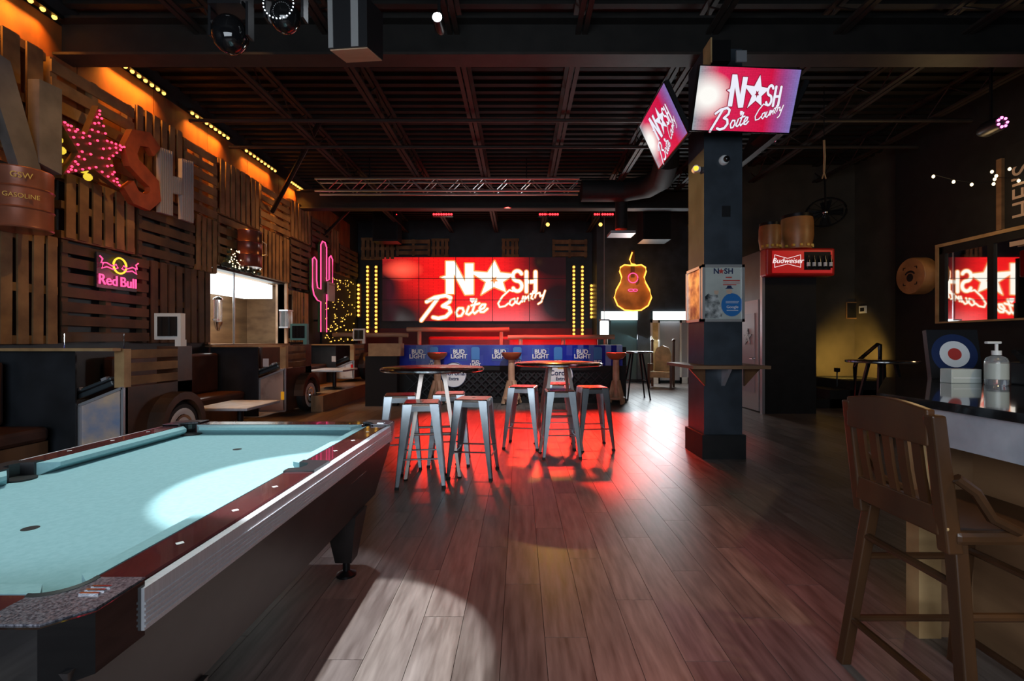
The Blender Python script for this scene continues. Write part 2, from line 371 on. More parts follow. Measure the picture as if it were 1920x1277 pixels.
# left wall with an opening for the serving hatch, rust-coloured panels above
OY0, OY1, OZ0, OZ1 = 8.28, 11.0, 1.27, 2.62
lw = MB()
lw.bb((LX - .15, FY0, 0), (LX, OY0, TOP)); lw.bb((LX - .15, OY1, 0), (LX, BY, TOP))
lw.bb((LX - .15, OY0, 0), (LX, OY1, OZ0)); lw.bb((LX - .15, OY0, OZ1), (LX, OY1, TOP))
wl = struct('wall_left', lw, 'wall_dark')
y = 3.4
while y < 15.0:
    MB().bb((LX + .002, y + .006, 3.2), (LX + .012, min(y + 1.22, 15.2) - .006, 5.02)).build('rust_panel', 'rust_panel', wl).location = -wl.location
    y += 1.22
struct('wall_back', MB().bb((LX, BY, 0), (2.55, BY + .15, TOP)), 'wall_dark')
struct('baseboard_back', MB().bb((LX, BY - .03, 0.0), (2.5, BY - .002, 1.75)), 'dark_red')
we = MB()                                          # wall by the entrance with two openings
EY = 15.0
we.bb((2.5, EY, 2.27), (8, EY + .15, TOP)); we.bb((3.67, EY, 0), (4.08, EY + .15, 2.27)); we.bb((5.35, EY, 0), (8, EY + .15, 2.27))
we.bb((2.4, EY, 0), (2.5, BY + .1, TOP))
struct('wall_entrance', we, 'column_paint')
struct('wall_entrance_rear', MB().bb((2.5, 17.2, 0), (6, 17.3, 3)), 'teal_door')
rw = MB(); rw.bb((RX, FY0, 0), (RX + .15, 9.4, TOP)); struct('wall_right', rw, 'black_paint')
struct('wall_right_recess', MB().bb((7.6, 9.4, 0), (7.75, 15.1, TOP)), 'recess_paint')
struct('wall_recess', MB().bb((5.0, 10.9, 0), (7.6, 11.05, TOP)), 'recess_paint')
pb = MB(); pb.bb((4.45, 8.75, 0), (5.4, 8.9, 3.0)); struct('wall_partition', pb, 'black_paint')
pb = MB(); pb.bb((4.45, 8.9, 2.1), (4.6, 9.75, 3.0)); pb.bb((4.45, 9.7, 0), (4.6, 9.78, 2.1))
struct('wall_partition_side', pb, 'column_paint')
struct('trim_1', MB().bb((4.40, 8.72, 0), (4.449, 8.80, 2.95)), 'grey_frame')
wf = MB(); wf.bb((LX, FY0 - .15, 0), (RX, FY0, .9)); wf.bb((LX, FY0 - .15, 3.4), (RX, FY0, TOP))
for a, b in ((LX, -4.2), (-.1 + 1.8, RX)): wf.bb((a, FY0 - .15, .9), (b, FY0, 3.4))
struct('wall_front', wf, 'black_paint')
cl = struct('ceiling', MB().bb((LX - .2, FY0 - .2, TOP), (8.2, BY + .3, TOP + .1)), 'ceiling_black')
rb = MB(); y = 0.6
while y < BY: rb.bb((LX, y, TOP - .05), (7.6, y + .09, TOP)); y += 0.22
rb.v = [v - cl.location for v in rb.v]
o = rb.build('deck_rib', 'ceiling_black', cl); o['kind'] = 'stuff'

def joist(x, label):
    t = thing('roof_joist', label, 'joist', (x, 0, 4.92), group='open web roof joists')
    for z in (0, .36): MB().bb((-.07, 0.2, z), (-.012, BY - .1, z + .03)).bb((.012, 0.2, z), (.07, BY - .1, z + .03)).build('chord', 'beam_steel', t)
    w = MB(); y = .3; k = 0
    while y < BY - .8:
        w.tube([(0, y, .02 if k % 2 else .37), (0, y + .45, .37 if k % 2 else .02)], .011, 5); y += .45; k += 1
    w.build('web', 'beam_steel', t)
for x, l in ((-3.75, 'roof joist nearest the pallet wall'), (-2.25, 'roof joist above the pool table'), (-.78, 'roof joist running from behind the bright spotlight'),
             (.72, 'roof joist left of the column televisions'), (2.25, 'roof joist straight above the column'), (3.75, 'roof joist right of the column'), (5.25, 'roof joist above the red beer sign'), (6.7, 'roof joist close to the right wall')):
    joist(x, 'dark steel open web ' + l)
def ibeam(y, z, label):
    t = thing('steel_beam', label, 'beam', (1.0, y, z))
    MB().bb((-6.38, -.13, 0), (6.32, .13, .03)).build('bottom_flange', 'beam_steel', t)
    MB().bb((-6.38, -.015, .03), (6.32, .015, .45)).build('web', 'ceiling_black', t)
    MB().bb((-6.38, -.13, .42), (6.32, .13, .45)).build('top_flange', 'ceiling_black', t)
ibeam(5.65, 4.62, 'dark steel beam across the ceiling on top of the column')
ibeam(11.6, 4.5, 'dark steel beam across the ceiling behind the aluminium truss')
tag(MB().tube([(LX + .1, 7.7, 4.86), (RX - .1, 7.7, 4.86)], .03, 8).build('sprinkler_pipe', 'beam_steel', smooth=True), 'thin dark sprinkler pipe under the joists, nearer one', 'pipe', 'sprinkler pipes')
tag(MB().tube([(LX + .1, 8.75, 4.86), (RX - .1, 8.75, 4.86)], .03, 8).build('sprinkler_pipe', 'beam_steel', smooth=True), 'thin dark sprinkler pipe under the joists, farther one', 'pipe', 'sprinkler pipes')

# column
cm = struct('column', MB().bb((2.07, 5.4, 0), (2.5, 5.9, 4.61)), 'column_paint')
MB().bb((2.04, 5.37, 0), (2.53, 5.93, .27)).build('column_base', 'black_paint', cm).location = -cm.location
cm.name = 'trim_column'
for z, l in ((2.72, 'upper'),):
    tag(MB().bb((2.27, 5.382, z), (2.36, 5.40, z + .12)).build('switch_box', 'black_plastic'), 'small black switch box on the front of the column', 'switch box')

# ------------------------------------------------------------------ the logo shown on the screens
def script_word(glyphs, w, s, mb, y):
    for pts in glyphs: mb.stroke([(p[0], p[1]) for p in pts], w, y)
def N_poly():
    return [(836, 490), (852, 490), (872, 528), (872, 494), (888, 494), (888, 552), (872, 553), (851, 514), (851, 551), (836, 551), (836, 524), (826, 520), (836, 517)]
STAR = [(927.5, 489), (938, 511), (965, 514), (943, 529), (949, 548), (926, 538), (902, 553), (911, 529), (877, 508), (914, 511)]
BOITE = [[(790, 601), (806, 580), (822, 558)], [(800, 566), (815, 558), (836, 554), (845, 558), (843, 566), (830, 574), (842, 577), (845, 585), (836, 594), (822, 597), (812, 595)],
         [(868, 578), (860, 578), (855, 586), (858, 593), (865, 592), (870, 584), (867, 578)], [(879, 575), (874, 588), (879, 590), (884, 586)],
         [(893, 562), (886, 584), (890, 588), (896, 583)], [(884, 573), (899, 569)], [(899, 582), (908, 577), (910, 571), (904, 571), (899, 578), (901, 585), (907, 585), (914, 579)]]
COUNTRY = [[(962, 546), (955, 544), (942, 556), (934, 569), (937, 576), (947, 574), (953, 569)], [(965, 560), (957, 563), (955, 570), (960, 573), (966, 567), (965, 560)],
           [(971, 559), (968, 568), (973, 570), (979, 563), (981, 556), (979, 566)], [(983, 565), (985, 556), (984, 562), (991, 555), (992, 563)], [(1000, 546), (996, 559), (999, 561)], [(993, 552), (1003, 549)],
           [(1003, 558), (1005, 551), (1011, 549)], [(1012, 549), (1013, 556), (1019, 553), (1022, 545), (1015, 566), (1009, 570)]]
SS = arc(970, 517.5, 8.5, -9.5, 25, 270, 12) + arc(970, 536.5, 8.5, -9.5, 90, -155, 12)
HH = [[(987, 510), (987, 547)], [(1004, 510), (1004, 546)], [(987, 529), (1004, 528)]]
def logo(parent, s, c=(900, 545), y=-.006, white='screen_white', edge='screen_orange', sz=1.0):
    T = lambda P: [((p[0] - c[0]) * s, -(p[1] - c[1]) * s * sz) for p in P]
    k = s * (1 + (sz - 1) * .4); a = MB()
    ol = lambda P, w: a.stroke(T(P + [P[0]]), w * k, y)
    ol(N_poly(), 4.5); ol(STAR, 4.5); a.stroke(T(SS), 9.5 * k, y)
    for h in HH: a.stroke(T(h), 10 * k, y)
    for g in BOITE[:2]: a.stroke(T(g), 9.5 * k, y)
    for g in BOITE[2:]: a.stroke(T(g), 7 * k, y)
    for g in COUNTRY: a.stroke(T(g), 5 * k, y)
    a.build('logo_outline', edge, parent)
    y2 = y - .004
    MB().flat(T(N_poly()), y2).build('logo_letter', white, parent); MB().flat(T(STAR), y2).build('logo_star', white, parent)
    MB().stroke(T(SS), 6.2 * k, y2).build('logo_letter', white, parent)
    b = MB()
    for h in HH: b.stroke(T(h), 6.5 * k, y2)
    b.build('logo_letter', white, parent)
    for words, w1 in ((BOITE[:2], 6.2), (BOITE[2:], 3.8), (COUNTRY, 2.9)):
        d = MB()
        for g in words: d.stroke(T(g), w1 * k, y2)
        d.build('logo_script', white, parent)
    MB().flat(T([(881, 559), (890, 559), (890, 564), (885.5, 569), (881, 564)]), y2).build('logo_badge', white, parent)
    MB().flat(T(star(926.5, 525, 8, 3.5)), y2 - .003).build('logo_star_centre', edge, parent)

def uv_quad(name, x0, x1, z0, z1, y, m, parent, U=(0, 1), V=(0, 1)):
    me = bpy.data.meshes.new(name); me.from_pydata([(x0, y, z0), (x1, y, z0), (x1, y, z1), (x0, y, z1)], [], [[0, 1, 2, 3]])
    l = me.uv_layers.new(name='UVMap')
    for i, q in enumerate(((U[0], V[0]), (U[1], V[0]), (U[1], V[1]), (U[0], V[1]))): l.data[i].uv = q
    me.materials.append(MATS[m]); o = bpy.data.objects.new(name, me); COL.objects.link(o); o.parent = parent; return o
S = 15.86 / F
vc = at(889, 542.3, 15.86)
vw = thing('video_wall', 'wall of fifteen flat screens glowing red with the big neon-style logo', 'video wall', vc)
w, h = 69 * S, 40.2 * S
for i in range(5):
    for j in range(3):
        x, z = (i - 2) * w, (j - 1) * h
        p = MB().box((x, .05, z), (w - .004, .1, h - .004)).build('screen_panel', 'black_plastic', vw)
        uv_quad('display', x - w / 2 + .009, x + w / 2 - .009, z - h / 2 + .009, z + h / 2 - .009, -.002, 'screen_wall', p, (i / 5, (i + 1) / 5), (j / 3, (j + 1) / 3))
logo(vw, S, (889, 542.3))
bez = MB()
for i in range(1, 5): bez.bb(((i - 2.5) * w - .009, -.016, -1.5 * h), ((i - 2.5) * w + .009, -.003, 1.5 * h))
for j in range(1, 3): bez.bb((-2.5 * w, -.016, (j - 1.5) * h - .009), (2.5 * w, -.003, (j - 1.5) * h + .009))
bez.build('bezel', 'black_plastic', vw)

def television(label, loc, rot, lit=True):
    t = thing('television', label, 'television', loc, rot=rot, group='televisions on the column')
    W2, H2 = .545, .309
    MB().bb((-W2, 0, -H2), (W2, .05, H2)).build('housing', 'black_plastic', t)
    MB().bb((-.2, .05, -.15), (.2, .10, .15)).build('mount_plate', 'black_metal', t)
    f = MB(); f.bb((-W2, -.008, -H2), (W2, 0, -H2 + .012)).bb((-W2, -.008, H2 - .01), (W2, 0, H2)).bb((-W2, -.008, -H2), (-W2 + .01, 0, H2)).bb((W2 - .01, -.008, -H2), (W2, 0, H2))
    f.build('bezel', 'black_gloss', t)
    uv_quad('display', -W2 + .01, W2 - .01, -H2 + .012, H2 - .01, -.002, 'screen_tv', t)
    logo(t, .00323, (894, 538), y=-.004, white='tv_white', edge='tv_shadow', sz=1.5)
    return t
television('television on the front of the column showing the red logo', (at(1398, 187, 5.0).x, 5.0, 3.83), (R(20), 0, R(4)))
television('television on the left side of the column, seen at a steep angle', (1.68, 5.70, 3.835), Euler((R(25), 0, R(-90))).to_matrix().to_euler())
television('television on the right side of the column, only its underside showing', (2.98, 5.70, 3.84), Euler((R(25), 0, R(90))).to_matrix().to_euler())
ta = thing('mount_arm', 'black steel television bracket round the column top', 'bracket', (2.28, 5.65, 3.7))
MB().bar((-.22, 0, .13), (-.48, 0, .13), .06).build('arm', 'black_metal', ta); MB().bar((.22, 0, .13), (.58, 0, .13), .06).build('arm', 'black_metal', ta)
MB().bar((0, -.25, .13), (0, -.565, .13), .06).build('arm', 'black_metal', ta)
# projector box and speaker brackets above the televisions
b = thing('ceiling_projector', 'small boxy ceiling unit with a pale edge above the column television', 'projector', at(1345, 105, 5.15))
MB().box((0, 0, 0), (.2, .2, .22)).build('body', 'black_metal', b); MB().bb((-.115, -.11, -.13), (-.1, .1, .13)).build('side_plate', 'pale_wood', b)
MB().bb((.16, -.1, -.12), (.27, -.08, .0)).build('side_panel', 'grey_frame', b)

# cameras and boxes on the column
d = thing('dome_camera', 'white dome security camera on the front of the column', 'camera', (at(1358, 300, 5.38).x, 5.4, at(1358, 300, 5.38).z))
MB().lathe([(.055, 0), (.055, -.03), (.045, -.045)], 20, axis='Y').build('base', 'white_plastic', d, True); MB().sphere((0.012, -.05, 0), .036, 14, 8).build('lens', 'black_gloss', d, True)
d = thing('bullet_camera', 'white bullet security camera on the left side of the column', 'camera', (2.03, 5.5, at(1297, 318, 5.5).z))
MB().tube([(.03, 0, 0), (-.02, 0, -.0)], .035, 12).build('base', 'white_plastic', d, True); MB().tube([(-.02, .02, 0), (-.05, -.1, -.02)], .036, 14).build('body', 'white_plastic', d, True); MB().tube([(-.05, -.1, -.02), (-.051, -.104, -.02)], .028, 14).build('lens', 'neon_yellow', d)

# posters on the column
def frame_poster(name, label, loc, rz, w, h, fm):
    t = thing(name, label, 'poster', loc, rz)
    f = MB(); b = .03
    f.bb((-w / 2, -.03, -h / 2), (w / 2, 0, -h / 2 + b)).bb((-w / 2, -.03, h / 2 - b), (w / 2, 0, h / 2)).bb((-w / 2, -.03, -h / 2), (-w / 2 + b, 0, h / 2)).bb((w / 2 - b, -.03, -h / 2), (w / 2, 0, h / 2))
    f.build('frame', fm, t); return t
pc = at(1355, 550, 5.39)
t = frame_poster('framed_poster', 'silver framed poster with blue circle on the front of the column', (pc.x, 5.395, pc.z), 0, .475, .64, 'silver_frame')
MB().bb((-.21, -.012, -.29), (.21, -.002, .29)).build('print', 'print_pale', t)
MB().flat([(.10 + .12 * math.cos(k * .2618), -.13 + .13 * math.sin(k * .2618)) for k in range(24)], -.014).build('blue_disc', 'print_blue', t)
MB().flat([(-.205, -.28), (-.02, -.28), (.0, -.2), (-.04, -.1), (-.06, -.02), (-.14, -.02), (-.16, .0), (-.205, -.04)], -.0135).build('truck_picture', 'print_grey', t)
MB().flat([(.07 + .035 * math.cos(k * .5236), .02 + .028 * math.sin(k * .5236)) for k in range(12)], -.0150).build('face_picture', 'print_skin', t)
MB().flat([(.02, .05), (.12, .05), (.10, .062), (.09, .085), (.05, .085), (.04, .062)], -.016).build('hat_picture', 'print_navy', t)
MB().flat([(-.10, .03), (-.05, .03), (-.05, .0), (-.065, -.015), (-.085, -.015), (-.10, .0)], -.015).build('small_picture', 'print_skin', t)
text('N', .085, 'print_navy', t, (-.075, -.014, .245), bold=.002); text('S', .085, 'print_navy', t, (.032, -.014, .245), bold=.002); text('H', .085, 'print_navy', t, (.085, -.014, .245), bold=.002)
MB().flat(star(-.02, .245, .036, .015), -.015).build('star_print', 'print_red', t)
text('Google', .045, 'print_white', t, (.105, -.016, -.155))
MB().bb((.0, -.0142, .135), (.19, -.0135, .148)).bb((.0, -.0142, .112), (.19, -.0135, .118)).bb((.0, -.0142, .09), (.15, -.0135, .10)).bb((.03, -.0142, .17), (.1, -.0135, .185)).build('print_line', 'print_red', t)
MB().bb((.03, -.0162, -.095), (.18, -.0158, -.09)).bb((.03, -.0162, -.11), (.17, -.0158, -.106)).bb((.04, -.0162, -.195), (.17, -.0158, -.19)).build('print_line', 'print_white', t)
t = frame_poster('framed_picture', 'gilt crumpled picture in thin frame on the left side of the column', (2.065, 5.66, pc.z), R(-90), .47, .63, 'silver_frame')
MB().bb((-.21, -.012, -.29), (.21, -.002, .29)).build('print', 'gold_print', t)

# drinks ledge round the column
t = thing('drinks_ledge', 'dark wooden drinks ledge wrapped round the column', 'shelf', (2.285, 5.65, 1.02))
sh = MB(); sh.bb((-.42, -.48, 0), (.42, -.252, .035)).bb((-.42, -.252, 0), (-.218, .45, .035)).bb((.218, -.252, 0), (.42, .45, .035)); sh.build('ledge_board', 'bar_wood', t)
for x0, x1 in ((-.22, -.4), (.22, .4)): MB().prism([(x0, 0), (x1, 0), (x0, -.2)], -.3, -.26).build('bracket', 'brown_wood', t)
MB().prism([(-.252, 0), (-.44, 0), (-.252, -.2)], -.02, .02, 'X').build('bracket', 'grey_frame', t)

# ------------------------------------------------------------------ pallets on the walls
def pallet(label, a, b, z0, z1, orient, wall='left', m='pallet_wood', n=None, dep=.12):
    w, h = b - a, z1 - z0
    loc, rz = ((LX + .01, (a + b) / 2, z0), R(90)) if wall == 'left' else (((a + b) / 2, BY - .03, z0), 0)
    t = thing('pallet', label, 'pallet', loc, rz, 'pallets on the walls')
    L_, A = (h, w) if orient == 'V' else (w, h)
    n = n or max(3, int(A / .165))
    pitch = A / n; sw = pitch * .68
    if orient == 'V': me = MB().bb((-sw / 2, -dep, 0), (sw / 2, -dep + .022, h)).mesh('slat', m)
    else: me = MB().bb((-w / 2, -dep, -sw / 2), (w / 2, -dep + .022, sw / 2)).mesh('slat', m)
    for i in range(n):
        c = (i + .5) * pitch + random.uniform(-.012, .012)
        inst(me, 'slat', t, (c - w / 2, random.uniform(-.006, .006), 0) if orient == 'V' else (0, random.uniform(-.006, .006), c), (0, R(random.uniform(-.6, .6)), 0))
    for k in range(3):
        f = (.04, .5, .96)[k]
        s = MB()
        if orient == 'V': s.bb((-w / 2, -dep + .024, f * h - .045), (w / 2, -.01, f * h + .045))
        else: s.bb((f * w - w / 2 - .04, -dep + .024, 0), (f * w - w / 2 + .04, -.01, h))
        s.build('stringer', m, t)
    return t
P = pallet
P('upright-slat pallet above the big grey N at the wall end', 4.1, 5.36, 3.3, 4.54, 'V', n=5)
P('level-slat pallet on the top row behind the red star', 5.40, 6.56, 3.3, 4.53, 'H', n=6)
P('upright-slat pallet on the top row above the rust S', 6.60, 7.50, 3.45, 4.58, 'V', n=6)
P('level-slat pallet on the top row right beside the zinc H', 7.56, 8.36, 3.42, 4.54, 'H', n=6)
P('upright-slat pallet on the top row above the hatch', 8.42, 9.72, 3.58, 4.54, 'V', n=8)
P('level-slat pallet on the top row by the lower end of the black strut', 9.77, 11.0, 3.67, 4.54, 'H', n=5)
P('upright-slat pallet on the top row past the strut', 11.05, 12.1, 3.75, 4.6, 'V', n=6)
P('level-slat pallet on the top row above the neon cactus', 12.15, 13.35, 3.7, 4.5, 'H', n=5, m='pallet_dark')
P('small upright-slat pallet on the top row beyond the cactus', 13.4, 14.0, 3.6, 4.5, 'V', n=3)
P('level-slat pallet at the far end of the left wall', 14.05, 15.6, 3.35, 4.2, 'H', n=5, m='pallet_dark')
P('upright-slat pallet under the red star, beside the gasoline drum', 5.54, 6.6, 2.53, 3.28, 'V', n=6)
P('level-slat pallet in the middle row below the rust S', 6.64, 7.78, 2.5, 3.42, 'H', n=5, m='pallet_dark')
P('narrow upright-slat pallet just left of the hatch', 7.82, 8.36, 2.5, 3.4, 'V', n=4)
P('level-slat pallet behind the brown drum over the hatch', 8.4, 9.3, 2.66, 3.55, 'H', n=5)
P('upright-slat pallet right of the brown drum over the hatch', 9.7, 11.0, 2.66, 3.64, 'V', n=8)
P('level-slat pallet just left of the cactus', 11.05, 12.1, 2.55, 3.7, 'H', n=7, m='pallet_dark')
P('wide upright-slat pallet directly under the gasoline drum', 4.2, 5.5, 1.29, 2.5, 'V', n=8)
P('dark level-slat pallet behind the pink neon sign', 5.53, 6.82, 1.3, 2.5, 'H', n=7, m='pallet_dark')
P('dark upright-slat pallet between the neon sign and the hatch', 6.85, 8.2, 1.3, 2.48, 'V', n=8, m='pallet_dark')
P('upright-slat pallet between the hatch and the cactus', 11.1, 12.0, 1.3, 2.5, 'V', n=6)
P('upright-slat pallet on the back wall beneath the loudspeaker', at(679, 0, BY).x, at(743, 0, BY).x, at(0, 487, BY).z, at(0, 448, BY).z, 'V', 'back', n=7)
P('wide level-slat pallet on the back wall over the screens', at(745, 0, BY).x, at(808, 0, BY).x, at(0, 481, BY).z, at(0, 450, BY).z, 'H', 'back', n=3)
P('small square pallet on the back wall, left one over the screens', at(810, 0, BY).x, at(843, 0, BY).x, at(0, 482, BY).z, at(0, 450, BY).z, 'V', 'back', n=4)
P('small square pallet on the back wall, right one over the screens', at(941, 0, BY).x, at(973, 0, BY).x, at(0, 482, BY).z, at(0, 450, BY).z, 'V', 'back', n=4)
P('wide level-slat pallet on the back wall above the right bulb strips', at(1035, 0, BY).x, at(1100, 0, BY).x, at(0, 484, BY).z, at(0, 450, BY).z, 'H', 'back', n=3)

# amber light bars washing the left wall
for i, (a, b) in enumerate(((4.3, 5.5), (6.12, 7.16), (7.66, 8.72), (9.18, 10.4), (10.9, 11.86))):
    t = thing('light_bar', ('amber light bar above the big grey N', 'amber light bar above the red star', 'amber light bar above the zinc H', 'amber light bar above the hatch', 'farthest amber light bar, crossed by the strut')[i], 'light bar', (LX + .13, a, 5.0), group='amber light bars')
    n = 9; L_ = b - a
    MB().bb((-.04, 0, 0), (.04, L_, .05)).build('housing', 'black_metal', t)
    MB().bar((-.13, L_ / 2, .03), (0, L_ / 2, .03), .02).build('bracket', 'black_metal', t)
    s = MB()
    for k in range(n): s.sphere((.0, (k + .5) * L_ / n, -.012), .026, 8, 5)
    s.build('lamp_row', 'bulb_amber', t)['kind'] = 'stuff'
    light('amber_bar_light', 'AREA', (LX + .11, (a + b) / 2, 4.97), 17, (1.0, 0.36, 0.04), (LX + .03, (a + b) / 2, 3.6), shape='RECTANGLE', size=.06, size_y=L_ * .8, spread=R(100)).rotation_euler = (0, R(4), 0)

# big letters
XL = LX + .32
def yz(px, py, X=XL):
    d = -X * F / (CX - px); return (d, CH + (CY - py) * d / F)
t = thing('letter_sign', 'big grey weathered plank letter N beside the red star', 'sign letter', (XL, 5.0, 2.9), R(90))
def onwall(t, poly): return [(p[0] - t.location.y, p[1] - t.location.z) for p in poly]
q = lambda *a: onwall(t, [yz(*p) for p in a])
MB().prism(q((-50, 75), (10, 115), (68, 318), (28, 318)), -.05, .05).build('diagonal_board', 'grey_letter', t)
MB().prism(q((63, 148), (106, 168), (106, 328), (63, 305)), -.06, .06).build('right_board', 'grey_letter', t)
MB().prism(q((-110, -10), (-50, 30), (-50, 240), (-110, 220)), -.06, .06).build('left_board', 'grey_letter', t)
t = thing('letter_sign', 'rust coloured cut-out letter S between the star and the zinc H', 'sign letter', (XL, 6.6, 2.9), R(90))
sp = [(290, 285), (275, 262), (250, 258), (240, 280), (246, 305), (265, 325), (284, 345), (287, 368), (272, 380), (250, 370), (236, 345)]
sv = onwall(t, [yz(*p) for p in sp])
def ribbon(c, w):
    Lf, Rt = [], []
    for i, p in enumerate(c):
        d_ = (Vector(c[min(i + 1, len(c) - 1)]) - Vector(c[max(i - 1, 0)])).normalized() * w
        Lf.append((p[0] - d_.y, p[1] + d_.x)); Rt.append((p[0] + d_.y, p[1] - d_.x))
    return Lf, Rt
Lf, Rt = ribbon(sv, .105); m_ = MB(); n_ = len(sv)
m_.add([(p[0], y_, p[1]) for y_ in (-.04, .04) for p in Lf + Rt], [[i, i + 1, n_ + i + 1, n_ + i] for i in range(n_ - 1)] + [[2 * n_ + n_ + i, 2 * n_ + n_ + i + 1, 2 * n_ + i + 1, 2 * n_ + i] for i in range(n_ - 1)]
       + [[i + 1, i, 2 * n_ + i, 2 * n_ + i + 1] for i in range(n_ - 1)] + [[n_ + i, n_ + i + 1, 3 * n_ + i + 1, 3 * n_ + i] for i in range(n_ - 1)] + [[0, n_, 3 * n_, 2 * n_], [n_ - 1, 3 * n_ - 1, 4 * n_ - 1, 2 * n_ - 1]])
m_.build('letter_body', 'rust_letter', t)
t = thing('letter_sign', 'corrugated zinc letter H at the end of the wall sign', 'sign letter', (XL, 7.4, 2.9), R(90))
q = lambda *a: onwall(t, [yz(*p) for p in a])
def corr(poly4, name):
    (a, b, c, d_) = poly4; n = 6; g = MB()
    for k in range(n):
        f0, f1 = k / n, (k + .6) / n
        l = lambda p, r, f: (p[0] + (r[0] - p[0]) * f, p[1] + (r[1] - p[1]) * f)
        g.prism([l(a, b, f0), l(a, b, f1), l(d_, c, f1), l(d_, c, f0)], -.03, -.015)
    g.prism(poly4, -.015, .03); g.build(name, 'zinc_letter', t)
corr(q((297, 276), (322, 285), (322, 405), (297, 398)), 'left_stem'); corr(q((338, 297), (361, 304), (361, 419), (338, 411)), 'right_stem'); corr(q((320, 330), (340, 334), (340, 366), (320, 362)), 'crossbar')
t = thing('star_light', 'dark star sign covered with red bulbs between the N and S', 'star sign', (XL, 6.0, 2.95), R(90))
tips = [(180, 198), (196, 262), (232, 275), (200, 300), (222, 356), (172, 318), (112, 328), (142, 285), (104, 222), (158, 252)]
sv = onwall(t, [yz(*p) for p in tips])
MB().prism(sv, -.03, .05).build('star_board', 'rusty', t)
s = MB(); cen = sum((Vector(p) for p in sv), Vector((0, 0))) / 10
for i in range(10):
    a, b = Vector(sv[i]), Vector(sv[(i + 1) % 10])
    for k in range(4): p = a.lerp(b, k / 4).lerp(cen, .12); s.sphere((p.x, -.05, p.y), .014, 7, 4)
    if i % 2 == 0:
        for k in range(1, 5): p = a.lerp(cen, k / 5); s.sphere((p.x, -.05, p.y), .014, 7, 4)
s.build('red_bulb_string', 'bulb_red', t)['kind'] = 'stuff'
s = MB()
for p in ((112, 262), (118, 282), (112, 300), (160, 318), (168, 332)):
    a = onwall(t, [yz(*p)])[0]; s.sphere((a[0], .02, a[1]), .045, 8, 5)
s.build('yellow_bulbs', 'bulb_yellow', t)['kind'] = 'stuff'

# drums fixed on the wall
def drum(label, y, z, r, h, m, txt=None):
    t = thing('oil_drum', label, 'drum', (LX + .13 + r, y, z), group='oil drums on the wall')
    MB().lathe([(r * .97, 0), (r, .012), (r * .98, .03), (r * .98, h * .31), (r * 1.03, h * .33), (r * .98, h * .35), (r * .98, h * .65), (r * 1.03, h * .67), (r * .98, h * .69), (r * .98, h - .03), (r, h - .012), (r * .96, h)], 32).build('shell', m, t, True)
    MB().lathe([(.03, h - .005), (.03, h + .025)], 12).build('bung', 'black_metal', t)
    return t
b = at(58, 420, 5.1)
t = drum('red gasoline drum fixed to the wall below the grey N', 4.86, 2.44, .235, .60, 'barrel_red')
ang = math.atan2(-5.0, 4.8)
def drumtext(body, z, size):
    text(body, size, 'print_gold', t, (.245 * math.cos(ang), .245 * math.sin(ang), z), (R(90), 0, ang + R(90)), sx=.9)
drumtext('GSW', .5, .08); drumtext('GASOLINE', .3, .062)
t = drum('brown grimy drum with side handle above the hatch', 8.98, 2.70, .21, .68, 'barrel_grime')
MB().tube([(.1, .2, .55), (.14, .32, .5), (.14, .32, .3), (.1, .2, .25)], .012, 6).build('handle', 'grey_frame', t, True)
s = MB(); g = MB()
t = thing('fairy_light_garland', 'small garland of white fairy lights on top of the hatch', 'garland', (LX + .22, 8.42, 2.66))
for k in range(34): g.sphere((random.uniform(-.04, .05), random.uniform(0, 1.1), random.uniform(0, .05)), .045, 6, 4)
for k in range(10): g.sphere((random.uniform(-.03, .04), random.uniform(.0, .3), random.uniform(0, .28)), .045, 6, 4)
for k in range(40): s.sphere((.07 + random.uniform(-.01, .03), random.uniform(0, 1.1) if k % 2 else random.uniform(0, .32), random.uniform(-.02, .08) if k % 2 else random.uniform(0, .3)), .012, 5, 3)
g.build('greenery', 'garland', t)['kind'] = 'stuff'; s.build('fairy_lights', 'bulb_white', t)['kind'] = 'stuff'

# pink neon sign
t = thing('neon_sign', 'pink and yellow neon sign with bulls on the dark pallet', 'neon sign', (LX + .17, 6.24, 2.21), R(90))
MB().bb((-.31, 0, -.22), (.31, .02, .22)).build('backing', 'black_plastic', t)
text('Red', .185, 'neon_pink', t, (-.165, -.02, -.12), extrude=.006); text('Bull', .185, 'neon_pink', t, (.15, -.02, -.12), extrude=.006)
MB().tube([(x, -.03, z) for x, z in arc(0, .09, .1, .1, 0, 345, 20)], .012, 6).build('sun_ring', 'neon_yellow', t, True)
for sx in (-1, 1):
    bull = [(.3, .17), (.26, .14), (.28, .09), (.2, .1), (.12, .07), (.06, .1), (.03, .06), (.1, .03), (.2, .05), (.27, .02), (.25, .09)]
    MB().tube([(sx * x, -.03, z) for x, z in bull], .009, 6).build('bull_tube', 'neon_pink', t, True)
light('neon_sign_glow', 'POINT', (LX + .5, 6.45, 2.15), 3, (1, .1, .25), shadow_soft_size=.1)

